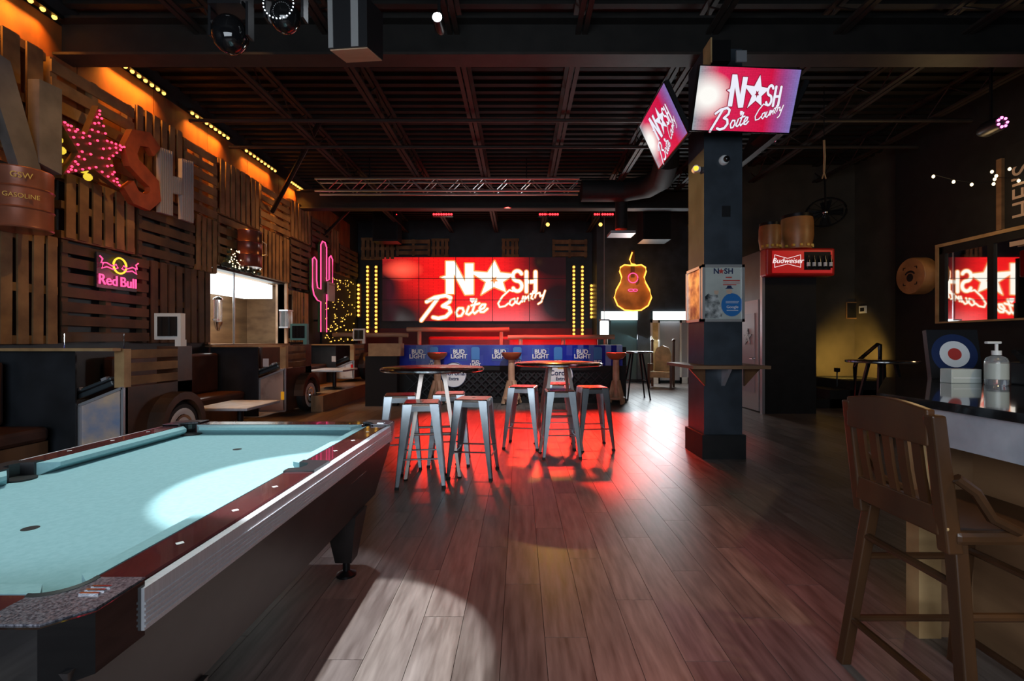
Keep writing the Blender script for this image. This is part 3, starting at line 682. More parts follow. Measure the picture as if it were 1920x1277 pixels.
# serving hatch
t = bpy.data.objects.new('serving_hatch', None); COL.objects.link(t); t.location = (LX, OY0, OZ0); t['kind'] = 'structure'; t['label'] = 'bright lit serving hatch opening in the pallet wall'
w = OY1 - OY0
MB().bb((-.2, -.06, -.02), (.06, 0, 1.38)).build('jamb', 'log_wood', t); MB().bb((-.2, w, -.02), (.06, w + .06, 1.38)).build('jamb', 'log_wood', t)
MB().bb((-1.2, -.06, -.045), (.1, w + .06, 0)).build('counter', 'bar_wood', t)
MB().bb((-.9, .05, 1.02), (-.25, w - .05, 1.33)).build('light_fascia', 'lit_white', t)
bk = MB(); bk.bb((-1.25, -.6, -.5), (-1.2, w + .6, 1.6)).bb((-1.25, -.6, 1.36), (-.15, w + .6, 1.4)).bb((-1.25, -.65, -.5), (-.15, -.6, 1.6)).bb((-1.25, w + .6, -.5), (-.15, w + .65, 1.6)); bk.build('back_lining', 'bar_wood', t)
MB().tube([(-.12, w * .36, 0), (-.12, w * .36, 1.36)], .02, 8).build('post', 'grey_frame', t, True)
light('hatch_light', 'AREA', (LX - .55, OY0 + w / 2, 2.25), 26, (.95, 1, .97), (LX - .4, OY0 + w / 2, 1.2), shape='RECTANGLE', size=.5, size_y=2.2)
for k, (yy, lab) in enumerate(((.14, 'glass liquor dispenser at the near jamb of the hatch'), (w - .12, 'glass box lantern at the far jamb of the hatch'))):
    d = thing('wall_dispenser', lab, 'dispenser', (LX + .1, OY0 + yy, 1.5))
    if k == 0:
        MB().lathe([(.02, 0), (.05, .06), (.07, .14), (.075, .16)], 14).build('spout', 'chrome', d, True); MB().lathe([(.065, .16), (.065, .55)], 16).build('glass_cylinder', 'clear_plastic', d, True)
        MB().lathe([(.075, .55), (.07, .58), (.02, .61)], 14).build('cap', 'chrome', d, True); MB().bar((-.08, 0, .2), (0, 0, .2), .03).build('bracket', 'chrome', d)
    else:
        MB().bb((-.09, -.12, .15), (.09, .12, .5)).build('glass_box', 'clear_plastic', d); MB().bb((-.1, -.13, .5), (.1, .13, .53)).bb((-.1, -.13, .12), (.1, .13, .15)).build('cage', 'grey_frame', d)

# neon cactus and the bulb-covered wall behind it
t = thing('fairy_light_backdrop', 'dark panel dotted with amber bulbs behind the cactus', 'light display', (LX + .03, 13.0, 1.2))
MB().bb((-.02, 0, 0), (0.01, 2.6, 2.1)).build('backing_sheet', 'black_paint', t)
s = MB()
for k in range(130):
    s.sphere((.03, random.uniform(.1, 2.5), random.uniform(.1, 2.0)), random.uniform(.010, .02), 6, 4)
s.build('bulbs', 'bulb_warm', t)['kind'] = 'stuff'
t = thing('neon_cactus', 'tall green cactus sign outlined in pink neon', 'neon sign', (LX + .22, 12.55, 1.56), R(90))
body = [(-.14, 0), (.14, 0), (.14, 1.0), (.3, 1.02), (.42, 1.12), (.45, 1.3), (.45, 2.0), (.36, 2.08), (.27, 2.0), (.27, 1.42), (.14, 1.36), (.14, 2.25), (.06, 2.36), (-.06, 2.36), (-.14, 2.25), (-.14, 1.1), (-.3, 1.12), (-.34, 1.3), (-.34, 1.8), (-.44, 1.86), (-.52, 1.8), (-.52, 1.1), (-.46, .92), (-.3, .8), (-.14, .78)]
body = [(x * 1.3, z) for x, z in body]
MB().bar((0, .03, .3), (0, -.0 + .205, .3), .05).build('standoff', 'black_metal', t); MB().prism(body, -.02, .03).build('cactus_board', 'cactus_green', t)
MB().tube([(x, -.05, z) for x, z in body[1:] + body[:1]], .016, 6).build('neon_outline', 'neon_pink', t, True)
d = thing('metal_sign', 'small cream tin sign hung on the cactus', 'sign', (LX + .31, 12.95, 2.4), R(90)); MB().bb((-.2, -.02, 0), (.2, .035, .5)).build('plate', 'print_pale', d); MB().bb((-.2, -.025, .42), (.2, -.021, .45)).build('stripe', 'print_grey', d)

# bulb strips beside the screens
for k, (px, y0, y1, lab) in enumerate(((672, 531, 595, 'short amber bulb strip, leftmost beside the screens'), (689, 497, 625, 'tall amber bulb strip, second from left beside the screens'), (705, 497, 625, 'tall amber bulb strip nearest the left end of the screens'),
        (1076, 497, 630, 'tall amber bulb strip nearest the right end of the screens'), (1092, 497, 630, 'tall amber bulb strip, second from right beside the screens'), (1109, 532, 598, 'short amber bulb strip, rightmost beside the screens'))):
    a, b = at(px, y1, 15.8), at(px, y0, 15.8)
    t = thing('bulb_strip', lab, 'light strip', a, group='amber bulb strips')
    MB().bb((-.05, .04, 0), (.05, .198, b.z - a.z)).build('batten', 'brown_wood', t)
    n = int((y1 - y0) / 7.2); s = MB()
    for i in range(n): s.sphere((0, .0, (i + .5) * (b.z - a.z) / n), .045, 8, 5)
    s.build('bulbs', 'bulb_warm', t)['kind'] = 'stuff'

# ------------------------------------------------------------------ ceiling fittings
a, b = at(595, 350, 10.5), at(1085, 350, 10.5)
t = thing('lighting_truss', 'aluminium box truss hanging across the room', 'truss', (0, 10.5, a.z))
for dy in (-.13, .13):
    for dz in (-.13, .13): MB().tube([(a.x, dy, dz), (b.x, dy, dz)], .025, 8).build('chord', 'truss_alu', t, True)
g = MB(); n = 22
for i in range(n):
    x0, x1 = a.x + (b.x - a.x) * i / n, a.x + (b.x - a.x) * (i + 1) / n; u = -.13 if i % 2 else .13
    for dy in (-.13, .13): g.tube([(x0, dy, u), (x1, dy, -u)], .01, 5)
g.build('lattice', 'truss_alu', t)
for f_ in (.2, .8): MB().tube([(a.x + (b.x - a.x) * f_, 0, .1), (a.x + (b.x - a.x) * f_, 0, TOP - a.z)], .012, 6).build('hanger', 'black_metal', t)
for k, (px, lab) in enumerate(((830, 'red stage light bar, left one above the screens'), (1029, 'red stage light bar, middle one above the screens'), (1132, 'red stage light bar, right one beside the guitar'))):
    p = at(px, 402, 12.9); wd = .27
    t = thing('stage_light_bar', lab, 'light bar', p, group='red stage light bars')
    MB().bb((-wd, 0, -.05), (wd, .1, .05)).build('housing', 'black_metal', t); s = MB()
    for i in range(8): s.sphere((-wd + (i + .5) * wd / 4, -.01, 0), .03, 8, 5)
    s.build('lamp_row', 'led_red', t)['kind'] = 'stuff'; MB().bar((0, .05, .05), (0, .05, TOP - p.z), .03).build('hanger', 'black_metal', t)
for px, py, lab in ((1027, 421, 'tiny amber lamp under the middle red light bar'), (1126, 421, 'tiny amber lamp under the right red light bar')):
    p = at(px, py, 12.8); t = thing('amber_lamp', lab, 'lamp', p); MB().sphere((0, 0, 0), .05, 8, 6).build('bulb', 'bulb_amber', t); MB().bar((0, 0, .04), (0, 0, TOP - p.z), .03).build('stem', 'black_metal', t)
p = at(822, 41, 5.0)
t = thing('spotlight', 'dazzling white ceiling spotlight', 'spotlight', p); MB().lathe([(.05, -.07), (.06, .1), (.04, .16)], 16, axis='Y').build('housing', 'black_metal', t, True)
MB().lathe([(.048, -.075), (.03, -.085)], 16, axis='Y').build('lens', 'spot_white', t); MB().bar((0, .05, .05), (0, .05, TOP - p.z - .05), .03).build('yoke', 'black_metal', t)
for (px, py, lab, rr) in ((432, 45, 'black moving head stage light at the top left with a lit display', .13), (535, 12, 'black moving head light with a ring of white dots', .11)):
    p = at(px, py, 3.6); t = thing('moving_head_light', lab, 'stage light', p)
    MB().sphere((0, 0, -.08), rr, 16, 10, (1, .9, 1.1)).build('head', 'black_gloss', t, True); MB().bb((-.12, -.08, .1), (.12, .1, .32)).build('base', 'black_plastic', t)
    MB().bb((-.15, -.03, -.1), (-.13, .05, .15)).build('yoke', 'black_plastic', t); MB().bb((.13, -.03, -.1), (.15, .05, .15)).build('yoke', 'black_plastic', t)
    MB().tube([(0, 0, .3), (0, 0, TOP - p.z)], .025, 8).build('clamp_pole', 'black_metal', t)
    if rr > .12: MB().bb((-.045, -.085, .19), (.015, -.081, .24)).build('display', 'indicator', t)
    else:
        s = MB()
        for k in range(26): s.sphere((.11 * math.cos(k * .2417) , -.105, -.05 + .11 * math.sin(k * .2417)), .006, 5, 3)
        s.build('dot_ring', 'indicator', t)
p = at(668, 58, 3.7)
t = thing('hanging_speaker', 'black ceiling speaker cabinet with two silver stripes', 'speaker', p, rot=(R(8), R(4), R(-12)))
MB().bb((-.16, -.12, -.17), (.16, .12, .17)).build('cabinet', 'black_plastic', t); MB().bb((-.16, -.126, -.165), (-.12, -.121, .165)).bb((.03, -.126, -.165), (.09, -.121, .165)).build('silver_stripe', 'silver_frame', t)
MB().bb((-.155, -.11, -.178), (.155, .11, -.171)).build('underside', 'log_wood', t); MB().tube([(0, 0, .17), (0, 0, TOP - p.z)], .02, 8).build('hanger', 'black_metal', t)
p = at(722, 418, 14.5)
t = thing('loudspeaker', 'large black loudspeaker hung in the back left corner', 'speaker', p); MB().bb((-.38, 0, -.55), (.38, .5, .55)).build('cabinet', 'black_plastic', t); MB().bb((-.35, -.015, -.5), (.35, -.001, .5)).build('grille', 'black_metal', t); MB().bar((0, .25, .55), (0, .25, TOP - p.z), .04).build('hanger', 'black_metal', t)
MB().sphere((.35, -.02, .25), .012, 6, 4).build('indicator_light', 'led_red', t)
tag(MB().tube([(LX + .19, 10.1, yz(493, 392, -5.3)[1]), at(600, 228, 8.6)], .045, 8).build('brace_strut', 'black_metal', smooth=True), 'long black strut slanting from the pallet wall to the ceiling', 'strut')
tag(MB().tube([(LX + .1, 13.0, 4.2), (-4.2, 13.0, 5.3)], .04, 8).build('brace_strut', 'black_metal', smooth=True), 'shorter black strut above the cactus', 'strut')
t = thing('air_duct', 'black round air duct elbow near the column top', 'duct', (0, 0, 0))
MB().tube([at(1090, 358, 11), at(1170, 358, 11), at(1215, 350, 10.6), at(1240, 335, 9.9), at(1250, 305, 9.3), at(1250, 270, 9.3)], .24, 18).build('duct_run', 'black_paint', t, True)
MB().tube([at(1165, 360, 11.2), at(1165, 430, 11.2)], .14, 14).build('drop_duct', 'black_paint', t, True)
MB().bb(tuple(at(1138, 446, 11.5)), tuple(at(1192, 432, 11.0))).build('diffuser', 'grey_frame', t)
p = at(1226, 421, 12.6); t = thing('hanging_speaker_box', 'black box cabinet hanging right of the guitar neon', 'speaker', p); MB().bb((-.36, -.3, -.45), (.36, .3, .45)).build('cabinet', 'black_plastic', t); MB().bb((-.33, -.312, -.42), (.33, -.301, .42)).build('grille', 'black_metal', t); MB().bar((0, 0, .45), (0, 0, TOP - p.z), .04).build('hanger', 'black_metal', t)
t = thing('hanging_rope', 'frayed rope hanging from the ceiling by the drums', 'rope', at(1545, 335, 7.5))
MB().tube([(0, 0, .1), (.01, 0, .35), (0, 0, .6)], .018, 6).build('cord', 'pale_wood', t); MB().tube([(0, 0, .1), (-.03, 0, 0)], .01, 5).tube([(0, 0, .1), (.03, 0, 0)], .01, 5).build('tassel', 'pale_wood', t); MB().tube([(0, 0, .6), (0, 0, TOP - t.location.z)], .006, 5).build('string', 'black_metal', t)
p = at(1548, 398, 9.15)
t = thing('drum_fan', 'black drum fan tilted beside the wooden drums', 'fan', p, rot=(R(-25), 0, R(-35)))
MB().tube([(x, 0, z) for x, z in arc(0, 0, .33, .33, 0, 345, 24)], .02, 6, closed=True).build('guard_rim', 'black_metal', t, True)
g = MB()
for k in range(14): g.tube([(0, -.04, 0), (.33 * math.cos(k * .4488), 0, .33 * math.sin(k * .4488))], .005, 4)
g.build('guard_wire', 'black_metal', t)
for k in range(4): MB().hexa([(0.03, .02, -.05), (.28, .0, -.1), (.28, .02, -.1), (.03, .04, -.05)], [(0.03, .04, .05), (.28, .06, .1), (.28, .08, .1), (.03, .06, .05)]).build('blade', 'black_plastic', t).rotation_euler = (0, k * math.pi / 2, 0)
MB().sphere((0, .0, 0), .06, 12, 8).build('hub', 'chrome', t, True); MB().tube([(0, .06, 0), t.rotation_euler.to_matrix().inverted() @ Vector((0, .06, TOP - p.z))], .02, 6).build('arm', 'black_metal', t)
p = at(1865, 236, 6.3); t = thing('par_light', 'small stage light glowing pink-red at the upper right', 'stage light', p)
MB().lathe([(.09, -.1), (.1, .12), (.06, .2)], 16, axis='Y').build('can', 'black_plastic', t, True); s = MB()
for k in range(7): s.sphere((.06 * math.cos(k * .9), -.105, .06 * math.sin(k * .9)), .018, 6, 4)
s.build('led_array', 'purple_led', t); MB().bar((0, .05, .08), (0, .05, TOP - p.z), .025).build('hanger', 'black_metal', t)
t = thing('string_lights', 'loose string of warm bulbs near the ceiling on the right', 'string lights', at(1750, 330, 7.0))
pts = [(1750, 331), (1788, 341), (1822, 346), (1865, 336), (1863, 345), (1860, 322), (1868, 330), (1893, 317), (1910, 339)]
pp = [at(x, y, 7.0) - t.location for x, y in pts]
MB().tube([pp[i] + Vector((0, 0, .03)) for i in (0, 1, 2, 4, 3, 8)], .004, 4).build('cable', 'black_plastic', t)
s = MB()
for v in pp: s.sphere(v, .02, 8, 5, (1, 1, 1.3))
s.build('bulbs', 'bulb_white', t)['kind'] = 'stuff'
light('string_light_glow', 'POINT', (6.2, 7.0, 3.4), 12, (1.0, .66, .3), shadow_soft_size=.2)

# ------------------------------------------------------------------ right wall: mirror, sign, clutter
t = thing('wall_mirror', 'wood framed pane mirror on the right wall reflecting the screens', 'mirror', (RX, 7.2, 1.66), R(-90))
W2, z1 = 1.19, 1.29
MB().bb((-W2, -.02, 0), (W2, -.005, z1)).build('mirror_glass', 'mirror', t)
MB().bb((-W2 - .03, -.07, -.03), (W2 + .1, 0, .0)).bb((-W2 - .03, -.07, z1), (W2 + .1, 0, z1 + .055)).bb((-W2 - .03, -.07, 0), (-W2 + .03, 0, z1)).build('frame', 'pale_wood', t)
MB().bb((-.3, -.05, 0), (-.2, -.021, z1)).bb((.6, -.05, 0), (.7, -.021, z1)).bb((-W2, -.05, z1 - .12), (W2, -.021, z1)).bb((-W2 + .03, -.05, 0), (-W2 + .14, -.021, z1)).build('mullion', 'black_paint', t)
tag(MB().bb((RX - .05, 7.28, 3.02), (RX, 7.36, 4.1)).build('wall_post', 'bar_wood'), 'upright wooden post above the wall mirror', 'post')
t = thing('wall_lettering', 'dark sign with pale upright letters above the mirror', 'sign', (RX - .012, 6.93, 3.02), R(-90))
MB().bb((-.3, -.01, .0), (.3, .01, 1.25)).build('board', 'black_paint', t)
text("HEI'S", .42, 'print_skin', t, (-.05, -.014, .5), (R(90), R(-90), 0), sx=.9)
tag(MB().bb((RX - .09, 6.6, 2.72), (RX - .071, 7.12, 2.79)).build('wooden_letter', 'print_skin'), 'pale slanting wooden bar over the mirror edge', 'sign piece')
t = thing('barrel_lid_sign', 'round wooden barrel end with a black emblem on the right wall', 'sign', (RX, 8.75, at(0, 517, 8.7).z), R(-90))
MB().lathe([(.32, -.24), (.335, -.22), (.335, -.0)], 32, axis='Y').build('barrel_end', 'drum_wood', t, True)
g = MB().flat(arc(0, -.03, .075, .075, 0, 345, 16), -.245).flat(arc(0, .01, .12, .09, 15, 165, 10) + arc(0, .01, .09, .05, 165, 15, 10), -.245)
for sx in (-1, 1):
    for sz in (-1, 1): g.bb((sx * .1, -.246, sz * .16 - .008), (sx * .15, -.242, sz * .16 + .008)).bb((sx * .15 - .008, -.246, sz * .12), (sx * .15 + .008, -.242, sz * .16))
g.build('emblem', 'black_paint', t)

# partition: door, beer sign, drums, frame
t = struct('door_1', MB().bb((4.43, 8.93, 0.02), (4.46, 9.68, 2.1)), 'door_white')
MB().bb((4.42, 9.05, .35), (4.428, 9.56, 1.85)).build('door_panel', 'frosted', t).location = -t.location
MB().prism([(p[0] + 9.3, p[1] + 1.4) for p in star(0, 0, .17, .065)], 4.405, 4.419, 'X').build('star_cutout', 'print_grey', t).location = -t.location
MB().tube([(4.40, 9.0, 1.0), (4.36, 9.0, 1.0), (4.36, 9.1, 1.0)], .015, 8).build('door_handle', 'chrome', t).location = -t.location
a, b = at(1437, 517, 8.5), at(1566, 465, 8.5)
t = thing('beer_sign', 'red lightbox beer sign with five bottles', 'sign', ((a.x + b.x) / 2, 8.5, a.z)); w, h = b.x - a.x, b.z - a.z
MB().bb((-w / 2, 0, 0), (w / 2, .24, h)).build('box', 'red_vinyl', t, bevel=.03)
emi('sign_red', (0.6, 0.01, 0.012), .45)
MB().bb((-w / 2 + .1, -.012, .05), (w / 2 - .06, -.001, h - .05)).build('sign_face', 'sign_red', t)
MB().bb((.05, -.016, .1), (w / 2 - .09, -.0125, h - .07)).build('bottle_panel', 'black_paint', t)
emi('sign_text', (1, .9, .9), .8)
text('Budweiser', .13, 'sign_text', t, (-.24, -.016, h * .53), shear=.25)
MB().stroke([(-.47, h * .3), (-.47, h * .75), (-.24, h * .62), (-.01, h * .75), (-.01, h * .3), (-.24, h * .42), (-.47, h * .3)], .008, -.0135).build('bow_tie', 'sign_text', t)
bm = MB().lathe([(.028, 0), (.028, .13), (.011, .18), (.011, .23)], 12).mesh('bottle', 'black_gloss', True); lm = MB().lathe([(.029, .03), (.029, .1)], 12).mesh('bottle_label', 'print_white', True)
for k in range(5):
    o = inst(bm, 'bottle', t, (.11 + k * .098, -.046, .13)); inst(lm, 'bottle_label', o, (0, 0, 0))
for px, py, r, h, lab in ((1446, 464, .185, .46, 'smaller wooden hand drum on top of the beer sign'), (1497, 466, .27, .60, 'larger wooden hand drum on top of the beer sign')):
    p = at(px, 465, 8.62)
    t = thing('hand_drum', lab, 'drum', (p.x, 8.62 + .05, b.z), group='wooden hand drums'); MB().lathe([(r * .86, 0), (r, h * .4), (r * .98, h * .8), (r * .92, h)], 24).build('drum_shell', 'drum_wood', t, True)
    MB().lathe([(r * .94, h - .06), (r * .95, h + .012)], 24).build('rim', 'black_metal', t, True); s = MB()
    for k in range(6): s.box((r * .9 * math.cos(R(200 + k * 28)), r * .9 * math.sin(R(200 + k * 28)), .05), (.04, .04, .04))
    s.build('lug', 'print_gold', t)
p = at(1601, 582, 10.85)
t = thing('picture_frame', 'small square dark frame on the back right wall', 'frame', (p.x, 10.85, p.z)); MB().bb((-.17, .0, -.18), (.17, .03, .18)).build('panel', 'black_plastic', t)
f = MB()
for k in (-1, 1): f.bb((k * .17 - .012, -.012, -.19), (k * .17 + .012, 0, .19)).bb((-.17, -.012, k * .18 - .012), (.17, 0, k * .18 + .012))
f.build('frame_edge', 'bar_wood', t)
t = thing('thermostat', 'small white thermostat beside the square frame', 'thermostat', (7.585, 10.6, p.z + .0), R(-90)); MB().bb((-.1, -.03, -.08), (.1, 0, .08)).build('case', 'white_plastic', t); MB().bb((-.06, -.034, -.04), (.06, -.031, .04)).build('display', 'black_plastic', t)
# steps, rail and step light
st = thing('steps', 'dark steps going up beside the right wall', 'stairs', (6.5, 9.9, 0))
for k in range(3): MB().bb((-.8 + k * .4, -.45, 0), (1.08, .9, .18 * (k + 1))).build('step', 'black_paint', st)
t = thing('handrail', 'black pipe handrail beside the steps', 'handrail', (5.2, 7.45, 0))
MB().tube([(0, 0, 0), (0, 0, .92), (.06, .06, .99), (.72, .5, 1.27), (.8, .55, 1.27), (.8, .55, 0)], .03, 8).build('rail_pipe', 'black_gloss', t, True)
MB().lathe([(.06, 0), (.06, .02)], 12).build('foot_plate', 'black_metal', t)
t = thing('step_light', 'low stalk lamp glowing amber on the dark steps', 'lamp', (6.42, 9.72, .40)); MB().tube([(0, 0, .0), (0, 0, .3)], .012, 6).build('stem', 'black_metal', t); MB().bb((-.03, -.05, .3), (.03, .05, .38)).build('housing', 'black_metal', t); MB().bb((.03, -.04, .31), (.036, .04, .37)).build('lens', 'bulb_amber', t)
light('step_glow', 'SPOT', (6.45, 9.75, .78), 190, (1.0, .62, .12), (7.5, 10.85, .8), spot_size=R(95), spot_blend=.9, shadow_soft_size=.06)

# ------------------------------------------------------------------ pool table
X0, X1, Y0, Y1, ZT = -2.2, -.81, .86, 3.13, .80
cx, cy = (X0 + X1) / 2, (Y0 + Y1) / 2
t = thing('pool_table', 'pool table with pale blue cloth and dark wood rails', 'pool table', (cx, cy, 0)); hx, hy = (X1 - X0) / 2, (Y1 - Y0) / 2
MB().hexa([(-hx + .1, -hy + .12, .36), (hx - .1, -hy + .12, .36), (hx - .1, hy - .12, .36), (-hx + .1, hy - .12, .36)], [(-hx + .014, -hy + .014, .714), (hx - .014, -hy + .014, .714), (hx - .014, hy - .014, .714), (-hx + .014, hy - .014, .714)]).build('cabinet', 'cabinet', t)
MB().bb((-hx + .13, -hy + .13, .70), (hx - .13, hy - .13, .745)).build('playing_cloth', 'cloth', t)
rwid = .13
for x0, x1, y0, y1 in ((hx - rwid, hx - .012, -hy + .17, -.075), (hx - rwid, hx - .012, .075, hy - .17), (-hx + .012, -hx + rwid, -hy + .17, -.075), (-hx + .012, -hx + rwid, .075, hy - .17), (-hx + .17, hx - .17, hy - rwid, hy - .012), (-hx + .17, hx - .17, -hy + .012, -hy + rwid)):
    MB().bb((x0, y0, .715), (x1, y1, ZT)).build('rail', 'rail_wood', t, bevel=.008)
for sx in (-1, 1):
    for y0, y1 in ((-hy + .2, -.08), (.08, hy - .2)):
        a, b = sx * (hx - rwid), sx * (hx - rwid - .055)
        MB().hexa([(a, y0 - .02, .742), (b, y0 + .03, .775), (b, y1 - .03, .775), (a, y1 + .02, .742)], [(a, y0 - .02, ZT - .001), (b, y0 + .03, ZT - .008), (b, y1 - .03, ZT - .008), (a, y1 + .02, ZT - .001)]).build('cushion', 'cloth', t)
for sy in (-1, 1):
    a, b = sy * (hy - rwid), sy * (hy - rwid - .055)
    MB().hexa([(-hx + .18, a, .742), (-hx + .23, b, .775), (hx - .23, b, .775), (hx - .18, a, .742)], [(-hx + .18, a, ZT - .001), (-hx + .23, b, ZT - .008), (hx - .23, b, ZT - .008), (hx - .18, a, ZT - .001)]).build('cushion', 'cloth', t)
for sx in (-1, 1):
    MB().bb((sx * (hx - .012), -hy + .16, .705), (sx * (hx + .012), hy - .16, .795)).build('side_trim', 'brushed_alu', t)
    g = MB()
    for k in range(5): g.bb((sx * (hx + .012), -hy + .16, .712 + k * .012), (sx * (hx + .015), hy - .16, .717 + k * .012))
    g.build('trim_groove', 'brushed_alu', t)
    for sy in (-1, 1):
        c = [(sx * (hx - .17), sy * (hy + .005)), (sx * (hx - .05), sy * (hy + .005)), (sx * (hx + .005), sy * (hy - .05)), (sx * (hx + .005), sy * (hy - .17)), (sx * (hx - .10), sy * (hy - .17))] + [(sx * (hx - .165 + .063 * math.cos(R(a_))), sy * (hy - .165 + .063 * math.sin(R(a_)))) for a_ in (10, 27, 45, 63, 80)] + [(sx * (hx - .17), sy * (hy - .10))]
        if sx * sy < 0: c = c[::-1]
        o = MB().prism(c, .69, ZT + .006, 'Z').build('corner_casting', 'black_gloss', t)
        c2 = [(p[0] * .995 - sx * .004, p[1] * .995 - sy * .006) for p in c]
        MB().prism(c2, ZT + .006, ZT + .009, 'Z').build('corner_plate', 'sparkle', o)
        pc_ = (sx * (hx - .168), sy * (hy - .168), 0)
        MB().lathe([(.060, .70), (.060, .752)], 24, c=pc_).build('pocket', 'rubber', t, True); MB().tube([(pc_[0] + .064 * math.cos(R(a_)) * sx, pc_[1] + .064 * math.sin(R(a_)) * sy, ZT + .006) for a_ in range(-10, 101, 10)], .008, 6).build('pocket_lip', 'rubber', t, True)
        for k in range(3): MB().bb((sx * (hx - .06) - .02, sy * (hy - .11 - k * .014) - .003, ZT + .009), (sx * (hx - .06) + .02, sy * (hy - .11 - k * .014) + .003, ZT + .012)).build('chrome_bar', 'chrome', o)
        lx, ly = sx * (hx - .17), sy * (hy - .42)
        lg = MB().hexa([(lx - .045, ly - .05, .09), (lx + .045, ly - .05, .09), (lx + .045, ly + .05, .09), (lx - .045, ly + .05, .09)], [(lx - .085, ly - .10, .36), (lx + .085, ly - .10, .36), (lx + .085, ly + .10, .36), (lx - .085, ly + .10, .36)]).build('leg', 'cabinet', t)
        MB().lathe([(.055, 0), (.055, .012), (.02, .03), (.02, .09)], 16, c=(lx, ly, 0)).build('leveller', 'black_metal', lg, True)
    MB().lathe([(.052, .70), (.052, .752)], 20, c=(sx * (hx - .125), 0, 0)).build('pocket', 'rubber', t, True)
    o = MB().prism([(sx * (hx - .13), -.09), (sx * (hx - .0125), -.076), (sx * (hx - .0125), .076), (sx * (hx - .13), .09), (sx * (hx - .13), .05), (sx * (hx - .085), .035), (sx * (hx - .075), 0), (sx * (hx - .085), -.035), (sx * (hx - .13), -.05)], ZT - .06, ZT + .006, 'Z').build('side_casting', 'black_plastic', t)
    for sy in (-1, 1):
        for k in range(3):
            y = sy * (.28 + k * .24)
            MB().add([(sx * (hx - .065) + .0, y - .012, ZT + .0012), (sx * (hx - .065) + .012, y, ZT + .0012), (sx * (hx - .065), y + .012, ZT + .0012), (sx * (hx - .065) - .012, y, ZT + .0012)], [[0, 1, 2, 3]]).build('sight', 'white_plastic', t)
for yy in (-.52, .56): MB().lathe([(.022, .745), (.022, .7458)], 16, c=(0.0, yy, 0)).build('cloth_spot', 'rubber', t)
MB().bb((hx - .045, .42, .60), (hx - .041, .66, .68)).build('name_plate', 'black_gloss', t).rotation_euler = (0, 0, 0)
o = MB().bb((hx - .02, -hy - .012, .60), (hx - .16, -hy - .002, .69)).build('ball_return', 'chrome', t)

# ------------------------------------------------------------------ bar stools and tables
def steel_stool(label, loc, rz):
    t = thing('metal_stool', label, 'stool', loc, rz, 'steel stools at the bar tables'); H, a, b = .76, .155, .215
    MB().hexa([(-a - .01, -a - .01, H - .03), (a + .01, -a - .01, H - .03), (a + .01, a + .01, H - .03), (-a - .01, a + .01, H - .03)], [(-a, -a, H), (a, -a, H), (a, a, H), (-a, a, H)]).build('seat', 'table_copper', t, bevel=.008)
    MB().lathe([(.018, H), (.018, H + .001)], 14).build('grip_hole', 'rubber', t)
    for sx in (-1, 1):
        for sy in (-1, 1):
            T = lambda u, v, f, z: (sx * (a + (b - a) * f + .008 - u), sy * (a + (b - a) * f + .008 - v), z)
            g = MB(); wt, wb, th = .085, .032, .006
            for (du, dv) in ((1, 0), (0, 1)):
                q = lambda f, z, w_: [T(0, 0, f, z), T(w_ * du + th * dv, w_ * dv + th * du, f, z) if False else T(w_ if du else 0, w_ if dv else 0, f, z), T(w_ if du else th, w_ if dv else th, f, z), T(th if dv else 0, th if du else 0, f, z)]
                g.hexa(q(1, .012, wb), q(0, H - .012, wt))
            o = g.build('leg', 'stool_steel', t)
            MB().hexa([T(-.002, -.002, 1, 0), T(.034, -.002, 1, 0), T(.034, .034, 1, 0), T(-.002, .034, 1, 0)], [T(-.002, -.002, .97, .025), T(.034, -.002, .97, .025), T(.034, .034, .97, .025), T(-.002, .034, .97, .025)]).build('foot', 'rubber', o)
    for k in range(4):
        z = (.26, .21)[k % 2]; e = a + (b - a) * (1 - z / H) - .005
        p, q_ = ((-e, -e, z), (e, -e, z)) if k == 0 else ((e, -e, z), (e, e, z)) if k == 1 else ((e, e, z), (-e, e, z)) if k == 2 else ((-e, e, z), (-e, -e, z))
        MB().tube([p, q_], .008, 6).build('stretcher', 'stool_steel', t)
        n_ = (0, -1) if k == 0 else (1, 0) if k == 1 else (0, 1) if k == 2 else (-1, 0)
        c = Vector((n_[0] * (a + .004), n_[1] * (a + .004), H - .05)); MB().box(c, (.006 if n_[0] else .3, .3 if n_[0] else .006, .05)).build('apron', 'stool_steel', t)
    return t
s0 = steel_stool('nearest steel stool of all, in front of the left bar table', (-.92, 4.5, 0), R(8))
for x, y, rz, l in ((-.46, 4.77, -6, 'steel stool on the right side of the left bar table'), (-1.27, 5.1, 12, 'steel stool at the back left of the left bar table'), (-.77, 5.25, 5, 'steel stool at the back of the left bar table, behind its legs'),
                    (.46, 5.58, 3, 'steel stool in front of the right bar table'), (.04, 6.04, -10, 'steel stool on the left side of the right bar table'), (.9, 5.97, 6, 'steel stool on the right side of the right bar table'), (.5, 6.45, 0, 'steel stool behind the right bar table'),
                    (5.25, 6.55, 15, 'steel stool under the round table by the handrail')):
    dup(s0, (x, y, 0), R(rz), l)
